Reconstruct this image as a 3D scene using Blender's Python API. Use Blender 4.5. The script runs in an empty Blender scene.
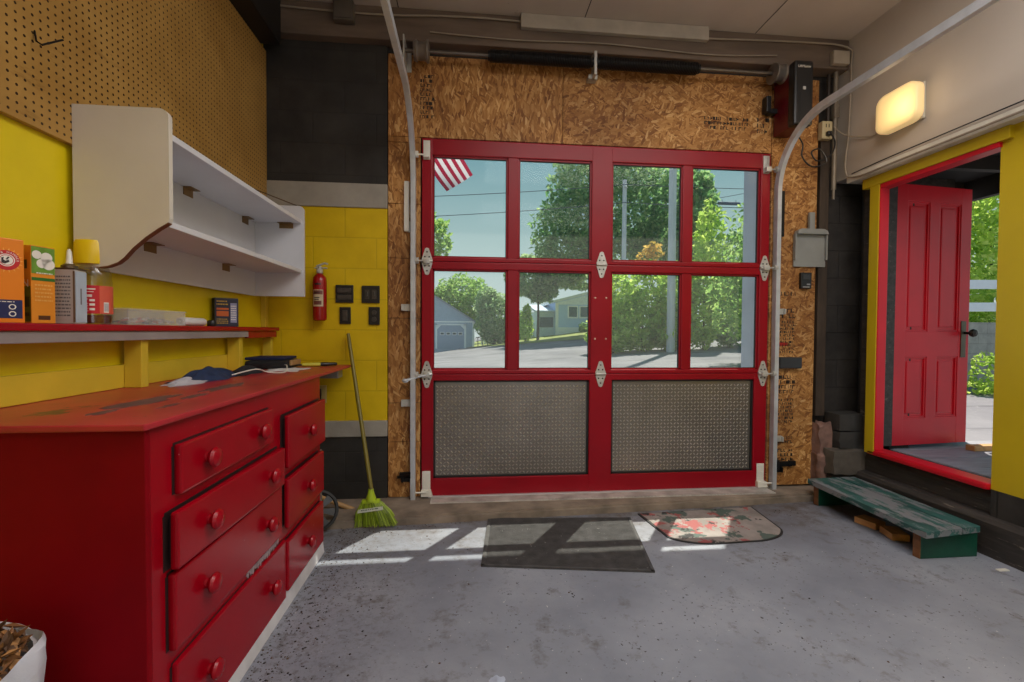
import bpy, bmesh, math, random
from mathutils import Vector, Matrix, Euler
C = bpy.context.scene.collection
PI = math.pi
sc = bpy.context.scene
sc.view_settings.view_transform = 'Standard'
sc.view_settings.look = 'None'
sc.view_settings.gamma = 1.0
sc.view_settings.use_curve_mapping = False
sc.view_settings.exposure = 0.0
FL = -0.06            # level of the garage floor (the door sill is 0)
D = 3.06              # inner face of the front wall
RED = (150, 8, 22)

# ------------------------------------------------------------------ materials
def lin(c):
    def f(v):
        v /= 255.0
        return v / 12.92 if v <= 0.04045 else ((v + 0.055) / 1.055) ** 2.4
    return (f(c[0]), f(c[1]), f(c[2]), 1.0)

class NT:
    def __init__(self, m):
        m.use_nodes = True
        self.t = m.node_tree
        self.t.nodes.clear()
    def n(self, typ, **kw):
        x = self.t.nodes.new(typ)
        for k, v in kw.items():
            if k.startswith('i_'):
                x.inputs[k[2:].replace('_', ' ')].default_value = v
            else:
                setattr(x, k, v)
        return x
    def l(self, a, b):
        self.t.links.new(a, b)
    def mix(self, fac, a, b, blend='MIX'):
        x = self.t.nodes.new('ShaderNodeMix'); x.data_type = 'RGBA'; x.blend_type = blend
        for s, v in ((0, fac), (6, a), (7, b)):
            if hasattr(v, 'links') or hasattr(v, 'is_linked'):
                self.l(v, x.inputs[s])
            else:
                x.inputs[s].default_value = v
        return x.outputs[2]
    def math(self, op, a, b=None, c=None):
        x = self.t.nodes.new('ShaderNodeMath'); x.operation = op
        for s, v in ((0, a), (1, b), (2, c)):
            if v is None: continue
            if hasattr(v, 'is_linked'): self.l(v, x.inputs[s])
            else: x.inputs[s].default_value = v
        return x.outputs[0]
    def noise(self, vec, scale, detail=4, rough=0.55):
        x = self.n('ShaderNodeTexNoise'); x.inputs['Scale'].default_value = scale
        x.inputs['Detail'].default_value = detail; x.inputs['Roughness'].default_value = rough
        self.l(vec, x.inputs['Vector']); return x.outputs[0]
    def ramp(self, fac, stops):
        x = self.n('ShaderNodeValToRGB'); e = x.color_ramp.elements
        e[0].position, e[0].color = stops[0][0], stops[0][1]
        e[1].position, e[1].color = stops[-1][0], stops[-1][1]
        for p, c in stops[1:-1]:
            k = e.new(p); k.color = c
        self.l(fac, x.inputs[0]); return x.outputs[0]
    def step(self, v, lo, hi):
        x = self.n('ShaderNodeMapRange'); x.inputs[1].default_value = lo; x.inputs[2].default_value = hi
        self.l(v, x.inputs[0]); return x.outputs[0]
    def pos(self):
        return self.n('ShaderNodeNewGeometry').outputs['Position']
    def mapping(self, vec, rot=(0, 0, 0), scale=(1, 1, 1), loc=(0, 0, 0)):
        x = self.n('ShaderNodeMapping'); x.inputs['Rotation'].default_value = rot
        x.inputs['Scale'].default_value = scale; x.inputs['Location'].default_value = loc
        self.l(vec, x.inputs['Vector']); return x.outputs[0]
    def out(self, col, rough=0.5, metal=0.0, bump=None, bstr=0.3, bdist=0.01, spec=0.5, emit=None, estr=0):
        b = self.n('ShaderNodeBsdfPrincipled')
        for s, v in (('Base Color', col), ('Roughness', rough), ('Metallic', metal)):
            if hasattr(v, 'is_linked'): self.l(v, b.inputs[s])
            else: b.inputs[s].default_value = v
        b.inputs['Specular IOR Level'].default_value = spec
        if emit is not None:
            b.inputs['Emission Color'].default_value = emit; b.inputs['Emission Strength'].default_value = estr
        if bump is not None:
            u = self.n('ShaderNodeBump'); u.inputs['Strength'].default_value = bstr; u.inputs['Distance'].default_value = bdist
            self.l(bump, u.inputs['Height']); self.l(u.outputs[0], b.inputs['Normal'])
        o = self.n('ShaderNodeOutputMaterial'); self.l(b.outputs[0], o.inputs[0])
        return b

def new(name):
    m = bpy.data.materials.new(name); return m, NT(m)

MATS = {}
def pm(name, rgb, rough=0.5, metal=0.0, var=0.12, vs=6.0, bump=0.08, bs=40.0, spec=0.5, chip=None, chip_lo=0.68, chip_s=14.0, streak=None):
    """plain painted / plain material with colour variation, fine bump and optional chips of another colour"""
    if name in MATS: return MATS[name]
    m, t = new(name)
    p = t.pos()
    if streak: p2 = t.mapping(p, scale=streak)
    else: p2 = p
    n1 = t.noise(p2, vs, 5)
    c = lin(rgb)
    lo = tuple(max(0, v * (1 - var)) for v in c[:3]) + (1,)
    hi = tuple(min(1, v * (1 + var)) for v in c[:3]) + (1,)
    col = t.ramp(n1, [(0.3, lo), (0.7, hi)])
    if chip:
        n2 = t.noise(p2, chip_s, 8, 0.7)
        col = t.mix(t.step(n2, chip_lo, chip_lo + 0.025), col, lin(chip))
    t.out(col, rough, metal, t.noise(p2, bs, 3), bump, 0.006, spec)
    MATS[name] = m
    return m

def glass_mat(name='window_glass', tint=(0.93, 0.97, 0.96), gl=0.006, blur=0.06, haze=0):
    m, t = new(name)
    a = t.n('ShaderNodeBsdfTransparent'); a.inputs[0].default_value = (*tint, 1)
    g = t.n('ShaderNodeBsdfGlossy'); g.inputs['Roughness'].default_value = blur
    x = t.n('ShaderNodeMixShader'); x.inputs[0].default_value = gl
    t.l(a.outputs[0], x.inputs[1]); t.l(g.outputs[0], x.inputs[2])
    o = t.n('ShaderNodeOutputMaterial')
    if haze:          # translucent white layer mixed in to imitate a hazy veil over the view
        veil = t.n('ShaderNodeBsdfTranslucent'); veil.inputs[0].default_value = (.9, .92, .9, 1)
        y = t.n('ShaderNodeMixShader'); y.inputs[0].default_value = haze
        t.l(x.outputs[0], y.inputs[1]); t.l(veil.outputs[0], y.inputs[2]); t.l(y.outputs[0], o.inputs[0])
    else: t.l(x.outputs[0], o.inputs[0])
    return m

def osb_mat(name, axes, seed=0.0):
    """oriented strand board: three layers of long flakes at different angles"""
    m, t = new(name)
    p = t.pos()
    nv = t.n('ShaderNodeTexNoise'); nv.inputs['Scale'].default_value = 9; nv.inputs['Detail'].default_value = 2
    t.l(p, nv.inputs['Vector'])
    add = t.n('ShaderNodeVectorMath', operation='MULTIPLY_ADD')
    t.l(nv.outputs['Color'], add.inputs[0]); add.inputs[1].default_value = (0.022, 0, 0.022); t.l(p, add.inputs[2])
    pv = add.outputs[0]
    col = None
    for k, (ang, ln, wd, th) in enumerate(axes):
        r = t.mapping(pv, loc=(seed + k * 3.1, k * 1.7, seed * 0.7), rot=(0, ang, 0))
        s = t.mapping(r, scale=(1.0 / ln, 1.0, 1.0 / wd))
        v = t.n('ShaderNodeTexVoronoi'); v.inputs['Scale'].default_value = 1.0; t.l(s, v.inputs['Vector'])
        sep = t.n('ShaderNodeSeparateColor'); t.l(v.outputs['Color'], sep.inputs[0])
        fine = t.noise(t.mapping(r, scale=(14, 14, 150)), 1.0, 3)
        f = t.math('ADD', t.math('MULTIPLY', sep.outputs[0], 0.75), t.math('MULTIPLY', fine, 0.3))
        c = t.ramp(f, [(0.0, lin((84, 48, 22))), (0.18, lin((138, 88, 42))), (0.5, lin((178, 124, 66))),
                       (0.8, lin((204, 152, 90))), (1.0, lin((236, 196, 136)))])
        if col is None: col = c
        else: col = t.mix(t.step(sep.outputs[1], th, th + 0.01), col, c)
    big = t.noise(p, 2.2, 3)
    col = t.mix(0.55, col, t.ramp(big, [(0.35, lin((150, 128, 118))), (0.65, (1, 1, 1, 1))]), 'MULTIPLY')
    t.out(col, 0.62, 0, t.noise(p, 70, 3), 0.25, 0.004, 0.35)
    return m

def peg_mat():
    m, t = new('pegboard_hardboard')
    p = t.pos(); s = t.n('ShaderNodeSeparateXYZ'); t.l(p, s.inputs[0])
    k = 1 / 0.0254
    u = t.math('SUBTRACT', t.math('FRACT', t.math('MULTIPLY', s.outputs[1], k)), 0.5)
    w = t.math('SUBTRACT', t.math('FRACT', t.math('MULTIPLY', s.outputs[2], k)), 0.5)
    d = t.math('SQRT', t.math('ADD', t.math('MULTIPLY', u, u), t.math('MULTIPLY', w, w)))
    hole = t.math('LESS_THAN', d, 0.165)
    base = t.ramp(t.noise(p, 5, 5), [(0.3, lin((162, 122, 60))), (0.7, lin((184, 144, 78)))])
    st = t.noise(t.mapping(p, scale=(1, 1.2, 5)), 2.5, 6, 0.7)
    base = t.mix(t.step(st, 0.62, 0.75), base, lin((132, 94, 44)))
    col = t.mix(hole, base, lin((52, 30, 12)))
    inv = t.math('SUBTRACT', 1.0, hole)
    t.out(col, 0.5, 0, inv, 0.5, 0.003, 0.35)
    return m

def floor_mat():
    m, t = new('worn_concrete')
    p = t.pos()
    big = t.noise(p, 1.3, 6, 0.6)
    col = t.ramp(big, [(0.3, lin((116, 120, 133))), (0.5, lin((138, 142, 154))), (0.72, lin((160, 163, 174)))])
    mid = t.noise(p, 9, 8, 0.7)
    col = t.mix(t.step(mid, 0.55, 0.72), col, lin((102, 99, 100)))
    sp = t.noise(p, 55, 4, 0.6)
    patch = t.noise(p, 2.6, 3)
    msk = t.math('MULTIPLY', t.step(sp, 0.64, 0.68), t.step(patch, 0.38, 0.6))
    col = t.mix(msk, col, lin((46, 42, 42)))
    sp2 = t.noise(t.mapping(p, loc=(5, 3, 0)), 90, 2)
    col = t.mix(t.step(sp2, 0.74, 0.76), col, lin((205, 205, 208)))
    # trodden-in dirt along the foot of the chest of drawers and below the door sill
    s = t.n('ShaderNodeSeparateXYZ'); t.l(p, s.inputs[0])
    near = t.step(s.outputs[0], -0.1, -0.7)
    d2 = t.noise(t.mapping(p, loc=(1, 8, 0)), 34, 8, 0.75)
    msk2 = t.math('MULTIPLY', near, t.step(d2, 0.50, 0.66))
    col = t.mix(msk2, col, lin((78, 73, 70)))
    sill = t.step(s.outputs[1], 2.3, 2.85)
    msk3 = t.math('MULTIPLY', sill, t.step(mid, 0.3, 0.62))
    col = t.mix(msk3, col, lin((92, 82, 76)))
    t.out(col, 0.55, 0, t.noise(p, 60, 6, 0.7), 0.35, 0.004, 0.4)
    return m

def block_wall_mat():
    """painted concrete blocks: charcoal below, grey band, yellow, grey band, charcoal above (bands are painted at fixed heights)"""
    m, t = new('painted_blocks')
    p = t.pos(); s = t.n('ShaderNodeSeparateXYZ'); t.l(p, s.inputs[0])
    br = t.n('ShaderNodeTexBrick'); br.inputs['Scale'].default_value = 1.0
    br.inputs['Brick Width'].default_value = 0.4; br.inputs['Row Height'].default_value = 0.2
    br.inputs['Mortar Size'].default_value = 0.006; br.inputs['Mortar Smooth'].default_value = 0.6
    br.inputs['Color1'].default_value = (1, 1, 1, 1); br.inputs['Color2'].default_value = (1, 1, 1, 1); br.inputs['Mortar'].default_value = (0, 0, 0, 1)
    sw = t.n('ShaderNodeCombineXYZ'); t.l(s.outputs[0], sw.inputs[0]); t.l(t.math('ADD', s.outputs[2], 0.1), sw.inputs[1])
    t.l(sw.outputs[0], br.inputs['Vector'])
    n = t.noise(p, 5, 5)
    dark = t.ramp(n, [(0.3, lin((40, 38, 37))), (0.7, lin((60, 57, 54)))])
    yel = t.ramp(n, [(0.3, lin((206, 172, 4))), (0.7, lin((224, 190, 12)))])
    gry = t.ramp(n, [(0.3, lin((140, 136, 126))), (0.7, lin((168, 163, 152)))])
    z = t.math('ADD', s.outputs[2], t.math('MULTIPLY', t.math('SUBTRACT', n, 0.5), 0.012))
    def above(h): return t.math('GREATER_THAN', z, h)
    col = t.mix(above(0.40), dark, gry)
    col = t.mix(above(0.505), col, yel)
    col = t.mix(above(1.90), col, gry)
    col = t.mix(above(2.05), col, dark)
    col = t.mix(0.2, col, t.ramp(br.outputs['Fac'], [(0, (1, 1, 1, 1)), (1, (0.35, 0.35, 0.35, 1))]), 'MULTIPLY')
    h = t.math('ADD', t.math('MULTIPLY', br.outputs['Color'], 0.5), t.math('MULTIPLY', t.noise(p, 80, 3), 0.25))
    t.out(col, 0.55, 0, h, 0.3, 0.005, 0.35)
    return m

def block_plain_mat(name, c1, c2):
    m, t = new(name)
    p = t.pos(); s = t.n('ShaderNodeSeparateXYZ'); t.l(p, s.inputs[0])
    br = t.n('ShaderNodeTexBrick'); br.inputs['Scale'].default_value = 1.0
    br.inputs['Brick Width'].default_value = 0.4; br.inputs['Row Height'].default_value = 0.2
    br.inputs['Mortar Size'].default_value = 0.006; br.inputs['Mortar Smooth'].default_value = 0.6
    br.inputs['Color1'].default_value = (1, 1, 1, 1); br.inputs['Color2'].default_value = (.85, .85, .85, 1); br.inputs['Mortar'].default_value = (0, 0, 0, 1)
    sw = t.n('ShaderNodeCombineXYZ'); t.l(t.math('ADD', s.outputs[0], s.outputs[1]), sw.inputs[0]); t.l(t.math('ADD', s.outputs[2], 0.1), sw.inputs[1])
    t.l(sw.outputs[0], br.inputs['Vector'])
    col = t.ramp(t.noise(p, 6, 6, .65), [(0.3, lin(c1)), (0.7, lin(c2))])
    col = t.mix(0.5, col, t.ramp(br.outputs['Fac'], [(0, (1, 1, 1, 1)), (1, (0.35, 0.35, 0.35, 1))]), 'MULTIPLY')
    h = t.math('ADD', br.outputs['Color'], t.math('MULTIPLY', t.noise(p, 60, 4), 0.4))
    t.out(col, 0.7, 0, h, 0.5, 0.006, 0.3)
    return m

def leaf_mat(name, c1, c2, c3=None):
    if name in MATS: return MATS[name]
    m, t = new(name)
    p = t.pos()
    w = t.n('ShaderNodeTexWhiteNoise'); w.noise_dimensions = '3D'
    sn = t.n('ShaderNodeVectorMath', operation='SNAP'); sn.inputs[1].default_value = (0.25, 0.25, 0.25); t.l(p, sn.inputs[0]); t.l(sn.outputs[0], w.inputs['Vector'])
    f = t.math('ADD', t.math('MULTIPLY', w.outputs['Value'], 0.5), t.math('MULTIPLY', t.noise(p, 0.9, 3), 0.55))
    col = t.ramp(f, [(0.2, lin(c1)), (0.55, lin(c2)), (0.85, lin(c3 or c2))])
    d = t.n('ShaderNodeBsdfDiffuse'); tr = t.n('ShaderNodeBsdfTranslucent')
    t.l(col, d.inputs[0]); t.l(col, tr.inputs[0])
    x = t.n('ShaderNodeMixShader'); x.inputs[0].default_value = 0.62
    t.l(d.outputs[0], x.inputs[1]); t.l(tr.outputs[0], x.inputs[2])
    o = t.n('ShaderNodeOutputMaterial'); t.l(x.outputs[0], o.inputs[0])
    MATS[name] = m
    return m

def asphalt_mat():
    m, t = new('sunlit_asphalt')
    p = t.pos()
    col = t.ramp(t.noise(p, 0.35, 6, .6), [(0.3, lin((112, 110, 116))), (0.7, lin((146, 143, 147)))])
    cr = t.noise(t.mapping(p, scale=(0.25, 1.6, 1)), 1.1, 5, .6)
    col = t.mix(t.step(cr, 0.56, 0.66), col, lin((100, 98, 103)))
    gr = t.noise(p, 12, 5, .7)
    col = t.mix(t.step(gr, 0.58, 0.7), col, lin((156, 153, 154)))
    t.out(col, 0.85, 0, t.noise(p, 30, 3), 0.3, 0.01, 0.2)
    return m

# ------------------------------------------------------------------ mesh builder
class MB:
    def __init__(self):
        self.v, self.f, self.mi, self.cur = [], [], [], 0
    def m(self, i):
        self.cur = i; return self
    def add(self, vs, fs):
        b = len(self.v)
        self.v += [Vector(x) for x in vs]
        self.f += [tuple(b + i for i in q) for q in fs]
        self.mi += [self.cur] * len(fs)
        return self
    def box(self, x0, x1, y0, y1, z0, z1, M=None):
        vs = [Vector((x, y, z)) for x in (x0, x1) for y in (y0, y1) for z in (z0, z1)]
        if M is not None: vs = [M @ q for q in vs]
        return self.add(vs, [(0, 1, 3, 2), (4, 6, 7, 5), (0, 4, 5, 1), (2, 3, 7, 6), (0, 2, 6, 4), (1, 5, 7, 3)])
    def bbox(self, x0, x1, y0, y1, z0, z1, r=0.004, M=None):
        """box with bevelled edges"""
        bm = bmesh.new(); bmesh.ops.create_cube(bm, size=1)
        for q in bm.verts:
            q.co = Vector((x0 + (q.co.x + .5) * (x1 - x0), y0 + (q.co.y + .5) * (y1 - y0), z0 + (q.co.z + .5) * (z1 - z0)))
        r = min(r, 0.45 * min(abs(x1 - x0), abs(y1 - y0), abs(z1 - z0)))
        bmesh.ops.bevel(bm, geom=bm.edges[:], offset=r, segments=2, affect='EDGES', profile=0.6)
        return self.bm(bm, M)
    def bm(self, bm, M=None):
        bm.verts.index_update()
        vs = [(M @ q.co) if M is not None else q.co.copy() for q in bm.verts]
        fs = [tuple(q.index for q in f.verts) for f in bm.faces]
        bm.free()
        return self.add(vs, fs)
    def tube(self, pts, r, n=10, cap=True):
        pts = [Vector(p) for p in pts]
        rs = r if isinstance(r, (list, tuple)) else [r] * len(pts)
        rings = []; up = None
        for i, p in enumerate(pts):
            t = (pts[min(i + 1, len(pts) - 1)] - pts[max(i - 1, 0)]).normalized()
            if up is None:
                up = Vector((0, 0, 1)) if abs(t.z) < 0.9 else Vector((1, 0, 0))
            a = t.cross(up)
            if a.length < 1e-6: a = t.orthogonal()
            a.normalize(); b = a.cross(t).normalized(); up = b
            rings.append([p + a * (math.cos(2 * PI * k / n) * rs[i]) + b * (math.sin(2 * PI * k / n) * rs[i]) for k in range(n)])
        vs = [q for rg in rings for q in rg]; fs = []
        for i in range(len(pts) - 1):
            for k in range(n):
                fs.append((i * n + k, i * n + (k + 1) % n, (i + 1) * n + (k + 1) % n, (i + 1) * n + k))
        if cap:
            fs.append(tuple(range(n))[::-1]); fs.append(tuple((len(pts) - 1) * n + k for k in range(n)))
        return self.add(vs, fs)
    def sweep(self, pts, prof, side):
        """sweep an open/closed 2D profile (list of (u,w)) along pts; u along 'side' (a fixed axis), w along side x tangent"""
        pts = [Vector(p) for p in pts]; side = Vector(side); n = len(prof); vs = []
        for i, p in enumerate(pts):
            t = (pts[min(i + 1, len(pts) - 1)] - pts[max(i - 1, 0)]).normalized()
            w = side.cross(t).normalized()
            vs += [p + side * a + w * b for a, b in prof]
        fs = []
        for i in range(len(pts) - 1):
            for k in range(n):
                fs.append((i * n + k, i * n + (k + 1) % n, (i + 1) * n + (k + 1) % n, (i + 1) * n + k))
        fs.append(tuple(range(n))[::-1]); fs.append(tuple((len(pts) - 1) * n + k for k in range(n)))
        return self.add(vs, fs)
    def lathe(self, prof, c, axis='z', n=24, M=None):
        vs = []; 
        for r, h in prof:
            for k in range(n):
                a = 2 * PI * k / n
                q = {'z': (r * math.cos(a), r * math.sin(a), h), 'x': (h, r * math.cos(a), r * math.sin(a)), 'y': (r * math.sin(a), h, r * math.cos(a))}[axis]
                q = Vector(q)
                if M is not None: q = M @ q
                vs.append(q + Vector(c))
        fs = []
        for i in range(len(prof) - 1):
            for k in range(n):
                fs.append((i * n + k, i * n + (k + 1) % n, (i + 1) * n + (k + 1) % n, (i + 1) * n + k))
        if prof[0][0] > 1e-5: fs.append(tuple(range(n))[::-1])
        if prof[-1][0] > 1e-5: fs.append(tuple((len(prof) - 1) * n + k for k in range(n)))
        return self.add(vs, fs)
    def prism(self, poly, axis, a0, a1):
        """poly: 2D points in the plane normal to axis: 'x'->(y,z) 'y'->(x,z) 'z'->(x,y)"""
        def P(q, a): return {'x': (a, q[0], q[1]), 'y': (q[0], a, q[1]), 'z': (q[0], q[1], a)}[axis]
        n = len(poly)
        vs = [P(q, a0) for q in poly] + [P(q, a1) for q in poly]
        fs = [tuple(range(n))[::-1], tuple(range(n, 2 * n))] + [(i, (i + 1) % n, n + (i + 1) % n, n + i) for i in range(n)]
        return self.add(vs, fs)
    def quad(self, a, b, c, d): return self.add([a, b, c, d], [(0, 1, 2, 3)])
    def blob(self, c, r, sub=2, jit=0.0, seed=0, M=None):
        bm = bmesh.new(); bmesh.ops.create_icosphere(bm, subdivisions=sub, radius=1)
        rnd = random.Random(seed)
        for q in bm.verts:
            k = 1 + rnd.uniform(-jit, jit)
            q.co = Vector((q.co.x * r[0] * k, q.co.y * r[1] * k, q.co.z * r[2] * k))
            if M is not None: q.co = M @ q.co
            q.co += Vector(c)
        return self.bm(bm)
    def text(self, s, M, size=1.0, depth=0.0, align='CENTER'):
        """lettering as mesh: text lies in local XY, then M"""
        cu = bpy.data.curves.new('lettering', 'FONT'); cu.body = s; cu.size = size; cu.align_x = align; cu.align_y = 'CENTER'; cu.extrude = depth; cu.resolution_u = 2
        o = bpy.data.objects.new('lettering', cu); C.objects.link(o)
        dg = bpy.context.evaluated_depsgraph_get(); dg.update()
        me = o.evaluated_get(dg).to_mesh()
        vs = [M @ q.co for q in me.vertices]; fs = [tuple(p.vertices) for p in me.polygons]
        o.evaluated_get(dg).to_mesh_clear()
        bpy.data.objects.remove(o); bpy.data.curves.remove(cu)
        return self.add(vs, fs)
    def build(self, name, mats, parent=None, smooth=False, origin=None):
        if not isinstance(mats, (list, tuple)): mats = [mats]
        me = bpy.data.meshes.new(name)
        if parent is not None:
            off = parent.matrix_world.translation.copy() if False else Vector(parent.get('_o', (0, 0, 0)))
        else:
            xs = [v.x for v in self.v]; ys = [v.y for v in self.v]; zs = [v.z for v in self.v]
            off = Vector(((min(xs) + max(xs)) / 2, (min(ys) + max(ys)) / 2, min(zs))) if origin is None else Vector(origin)
        me.from_pydata([v - off for v in self.v], [], self.f)
        for mt in mats: me.materials.append(mt)
        me.polygons.foreach_set('material_index', self.mi)
        me.validate()
        bm = bmesh.new(); bm.from_mesh(me); bmesh.ops.recalc_face_normals(bm, faces=bm.faces[:]); bm.to_mesh(me); bm.free()
        if smooth:
            me.shade_smooth()
            try: me.set_sharp_from_angle(angle=math.radians(38))
            except Exception: pass
        me.update()
        o = bpy.data.objects.new(name, me); C.objects.link(o)
        if parent is not None: o.parent = parent
        else: o.location = off
        o['_o'] = tuple(off)
        return o

def tag(o, label, cat, group=None, kind=None):
    o['label'] = label; o['category'] = cat
    if group: o['group'] = group
    if kind: o['kind'] = kind
    return o
def thing(name, loc, label, cat, group=None, kind=None):
    o = bpy.data.objects.new(name, None); o.empty_display_size = 0.1; C.objects.link(o); o.location = loc; o['_o'] = tuple(loc)
    return tag(o, label, cat, group, kind)
def struct(o, label, cat): return tag(o, label, cat, kind='structure')
def arc(c, r, a0, a1, n, plane='yz', fixed=0):
    out = []
    for i in range(n + 1):
        a = a0 + (a1 - a0) * i / n
        u, w = c[0] + r * math.cos(a), c[1] + r * math.sin(a)
        out.append({'yz': (fixed, u, w), 'xz': (u, fixed, w), 'xy': (u, w, fixed)}[plane])
    return out
def frameM(o, x, y):
    """matrix with local X->x, local Y->y, Z->x cross y at origin o"""
    x = Vector(x).normalized(); y = Vector(y).normalized(); z = x.cross(y)
    return Matrix(((x.x, y.x, z.x, o[0]), (x.y, y.y, z.y, o[1]), (x.z, y.z, z.z, o[2]), (0, 0, 0, 1)))

# ------------------------------------------------------------------ palette
red_paint = pm('red_door_paint', (146, 2, 24), 0.36, var=0.12, bump=0.04, vs=3, spec=.3)
red_gloss = pm('red_furniture_paint', (158, 2, 24), 0.27, spec=.38, var=0.1, vs=4, bump=0.1, bs=18, chip=(214, 150, 156), chip_lo=0.70, chip_s=30)
red_shaded = pm('shaded_red_side', (136, 1, 18), 0.6, spec=.12, var=.12, vs=4, bump=.1, bs=18)  # furniture red made darker and rougher to imitate the unlit side of the chest
red_side = pm('red_leaf_paint', (206, 12, 36), 0.36, var=0.1, vs=3, bump=0.08, bs=22, chip=(205, 180, 180), chip_lo=0.75, chip_s=18)
counter_red = pm('worn_red_counter', (174, 42, 52), 0.33, var=0.18, vs=5, bump=0.1, bs=25, chip=(84, 52, 44), chip_lo=0.62, chip_s=6)
yellow = pm('yellow_wall_paint', (226, 202, 18), 0.45, var=0.08, vs=4, bump=0.18, bs=30)
yellow_wood = pm('yellow_wood_paint', (212, 184, 52), 0.45, var=0.1, vs=5, bump=0.12, bs=25)
yellow_trim = pm('yellow_trim_paint', (200, 172, 22), 0.4, var=0.06, vs=3, bump=0.05)
black_rub = pm('black_rubber', (22, 22, 23), 0.6)
black_pl = pm('black_plastic', (28, 28, 30), 0.35, var=0.05, bump=0.02)
black_met = pm('black_metal', (26, 25, 26), 0.4, 0.4)
galv = pm('galvanised_steel', (206, 210, 216), 0.36, 0.45, var=0.12, vs=14, bump=0.05)
galv_dull = pm('dull_zinc', (196, 194, 188), 0.45, 0.45, var=0.15, vs=20, bump=0.05)
alu = pm('mill_aluminium', (140, 134, 128), 0.38, 0.8, var=0.1, vs=5, bump=0.03)
alu_hi = pm('rubbed_aluminium', (208, 203, 197), 0.3, 0.8, var=0.1, vs=5, bump=0.03)
white_paint = pm('cream_shelf_paint', (214, 206, 194), 0.4, var=0.04, vs=5, bump=0.06, bs=30, chip=(150, 128, 104), chip_lo=0.76, chip_s=20)
white_shelf = pm('white_shelf_paint', (214, 214, 220), 0.4, var=0.04, vs=5, bump=0.05, chip=(150, 140, 130), chip_lo=0.77, chip_s=24)
white_pl = pm('white_plastic', (225, 222, 212), 0.35, var=0.04, bump=0.02)
beige_wall = pm('beige_upper_wall', (188, 178, 168), 0.55, var=0.06, vs=2.5, bump=0.12, bs=14)
ceil_m = pm('ceiling_board', (196, 184, 174), 0.7, var=0.1, vs=1.6, bump=0.1, bs=30, chip=(120, 104, 90), chip_lo=0.68, chip_s=2.2)
soot_beam = pm('sooty_beam', (108, 92, 80), 0.7, var=0.35, vs=3, bump=0.15, bs=20, streak=(0.5, 1, 3))
dark_wood = pm('dark_timber', (60, 55, 52), 0.6, var=0.4, vs=7, bump=0.6, bs=14, streak=(4, .6, 5), chip=(112, 104, 96), chip_lo=0.62, chip_s=9)
raw_wood = pm('raw_timber', (204, 152, 96), 0.6, var=0.22, vs=5, bump=0.1, streak=(6, 1, 6))
brown_wood = pm('brown_timber', (120, 78, 46), 0.6, var=0.25, vs=8, bump=0.15, streak=(5, 1, 5))
green_paint = pm('worn_green_paint', (14, 74, 56), 0.42, var=0.25, vs=7, bump=0.2, bs=22)
green_top = pm('worn_green_tread', (52, 96, 92), 0.45, var=0.35, vs=5, bump=0.3, bs=20, chip=(128, 132, 136), chip_lo=0.50, chip_s=7, streak=(2.4, .6, 2))
concrete = pm('bare_concrete', (124, 116, 108), 0.75, var=0.25, vs=6, bump=0.4, bs=30)
conc_dirty = pm('dirty_sill_concrete', (138, 124, 110), 0.8, var=0.4, vs=6, bump=0.5, bs=22)
dark_block = block_plain_mat('charcoal_blocks', (38, 36, 35), (62, 58, 55))
out_block = block_plain_mat('outside_blocks', (150, 160, 176), (176, 186, 200))
bluewhite = pm('pale_outside_trim', (196, 208, 224), 0.5, var=0.04)
glass = glass_mat(haze=.03)
osb_v = osb_mat('osb_upright', [(PI / 2, .085, .011, 0), (PI / 2 + .32, .07, .012, .45), (PI / 2 - .30, .08, .010, .5), (PI / 2 + .9, .05, .012, .82), (PI / 2 + .1, .045, .015, .74)], 0.3)
osb_h = osb_mat('osb_lying', [(0.1, .075, .011, 0), (0.65, .06, .012, .45), (-.6, .07, .010, .5), (1.3, .05, .012, .66), (.3, .04, .015, .74)], 1.7)
ink = pm('stamp_ink', (42, 30, 22), 0.7, var=0.1)
red_ink = pm('red_stamp_ink', (160, 30, 24), 0.7, var=0.1)
block_l = block_wall_mat()
peg_m = peg_mat()
floor_m = floor_mat()

# ------------------------------------------------------------------ camera
cam_d = bpy.data.cameras.new('camera'); cam = bpy.data.objects.new('camera', cam_d); C.objects.link(cam)
cam_d.sensor_width = 36; cam_d.lens = 455 * 36 / 1024; cam_d.clip_start = 0.02; cam_d.clip_end = 400
yaw, pitch, roll = math.radians(5.5), math.radians(-1.26), math.radians(0.35)
Fv = Vector((math.sin(yaw) * math.cos(pitch), math.cos(yaw) * math.cos(pitch), math.sin(pitch)))
R0 = Vector((math.cos(yaw), -math.sin(yaw), 0)); U0 = R0.cross(Fv)
Rv = R0 * math.cos(roll) + U0 * math.sin(roll); Uv = U0 * math.cos(roll) - R0 * math.sin(roll)
cam.matrix_world = Matrix(((Rv.x, Uv.x, -Fv.x, 0), (Rv.y, Uv.y, -Fv.y, 0), (Rv.z, Uv.z, -Fv.z, 1.10), (0, 0, 0, 1)))
sc.camera = cam

# ================================================================== ROOM SHELL
YB = -4.2      # wall behind the camera
LX = -1.30     # face of the left wall
floor_o = MB().box(-1.5, 2.95, YB - .2, 2.93, FL - .15, FL).build('floor', floor_m)
struct(floor_o, 'grey worn concrete garage floor with dark specks', 'floor')
sill_o = MB().prism([(-1.0, 2.695), (2.60, 2.905), (2.60, 3.42), (-1.0, 3.42)], 'z', FL - .15, -.022).prism([(-1.0, 2.715), (2.60, 2.925), (2.60, 3.42), (-1.0, 3.42)], 'z', -.03, -.012).build('trim_1', conc_dirty)
struct(sill_o, 'raised dirty concrete sill running under the big red door', 'sill')
s2 = MB().box(-1.5, -1.0, 2.93, 3.08, FL - .15, FL).box(2.6, 2.95, 2.93, 3.12, FL - .15, FL).build('floor', floor_m)
struct(s2, 'strips of concrete floor in the corners beside the raised sill', 'floor')

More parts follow.
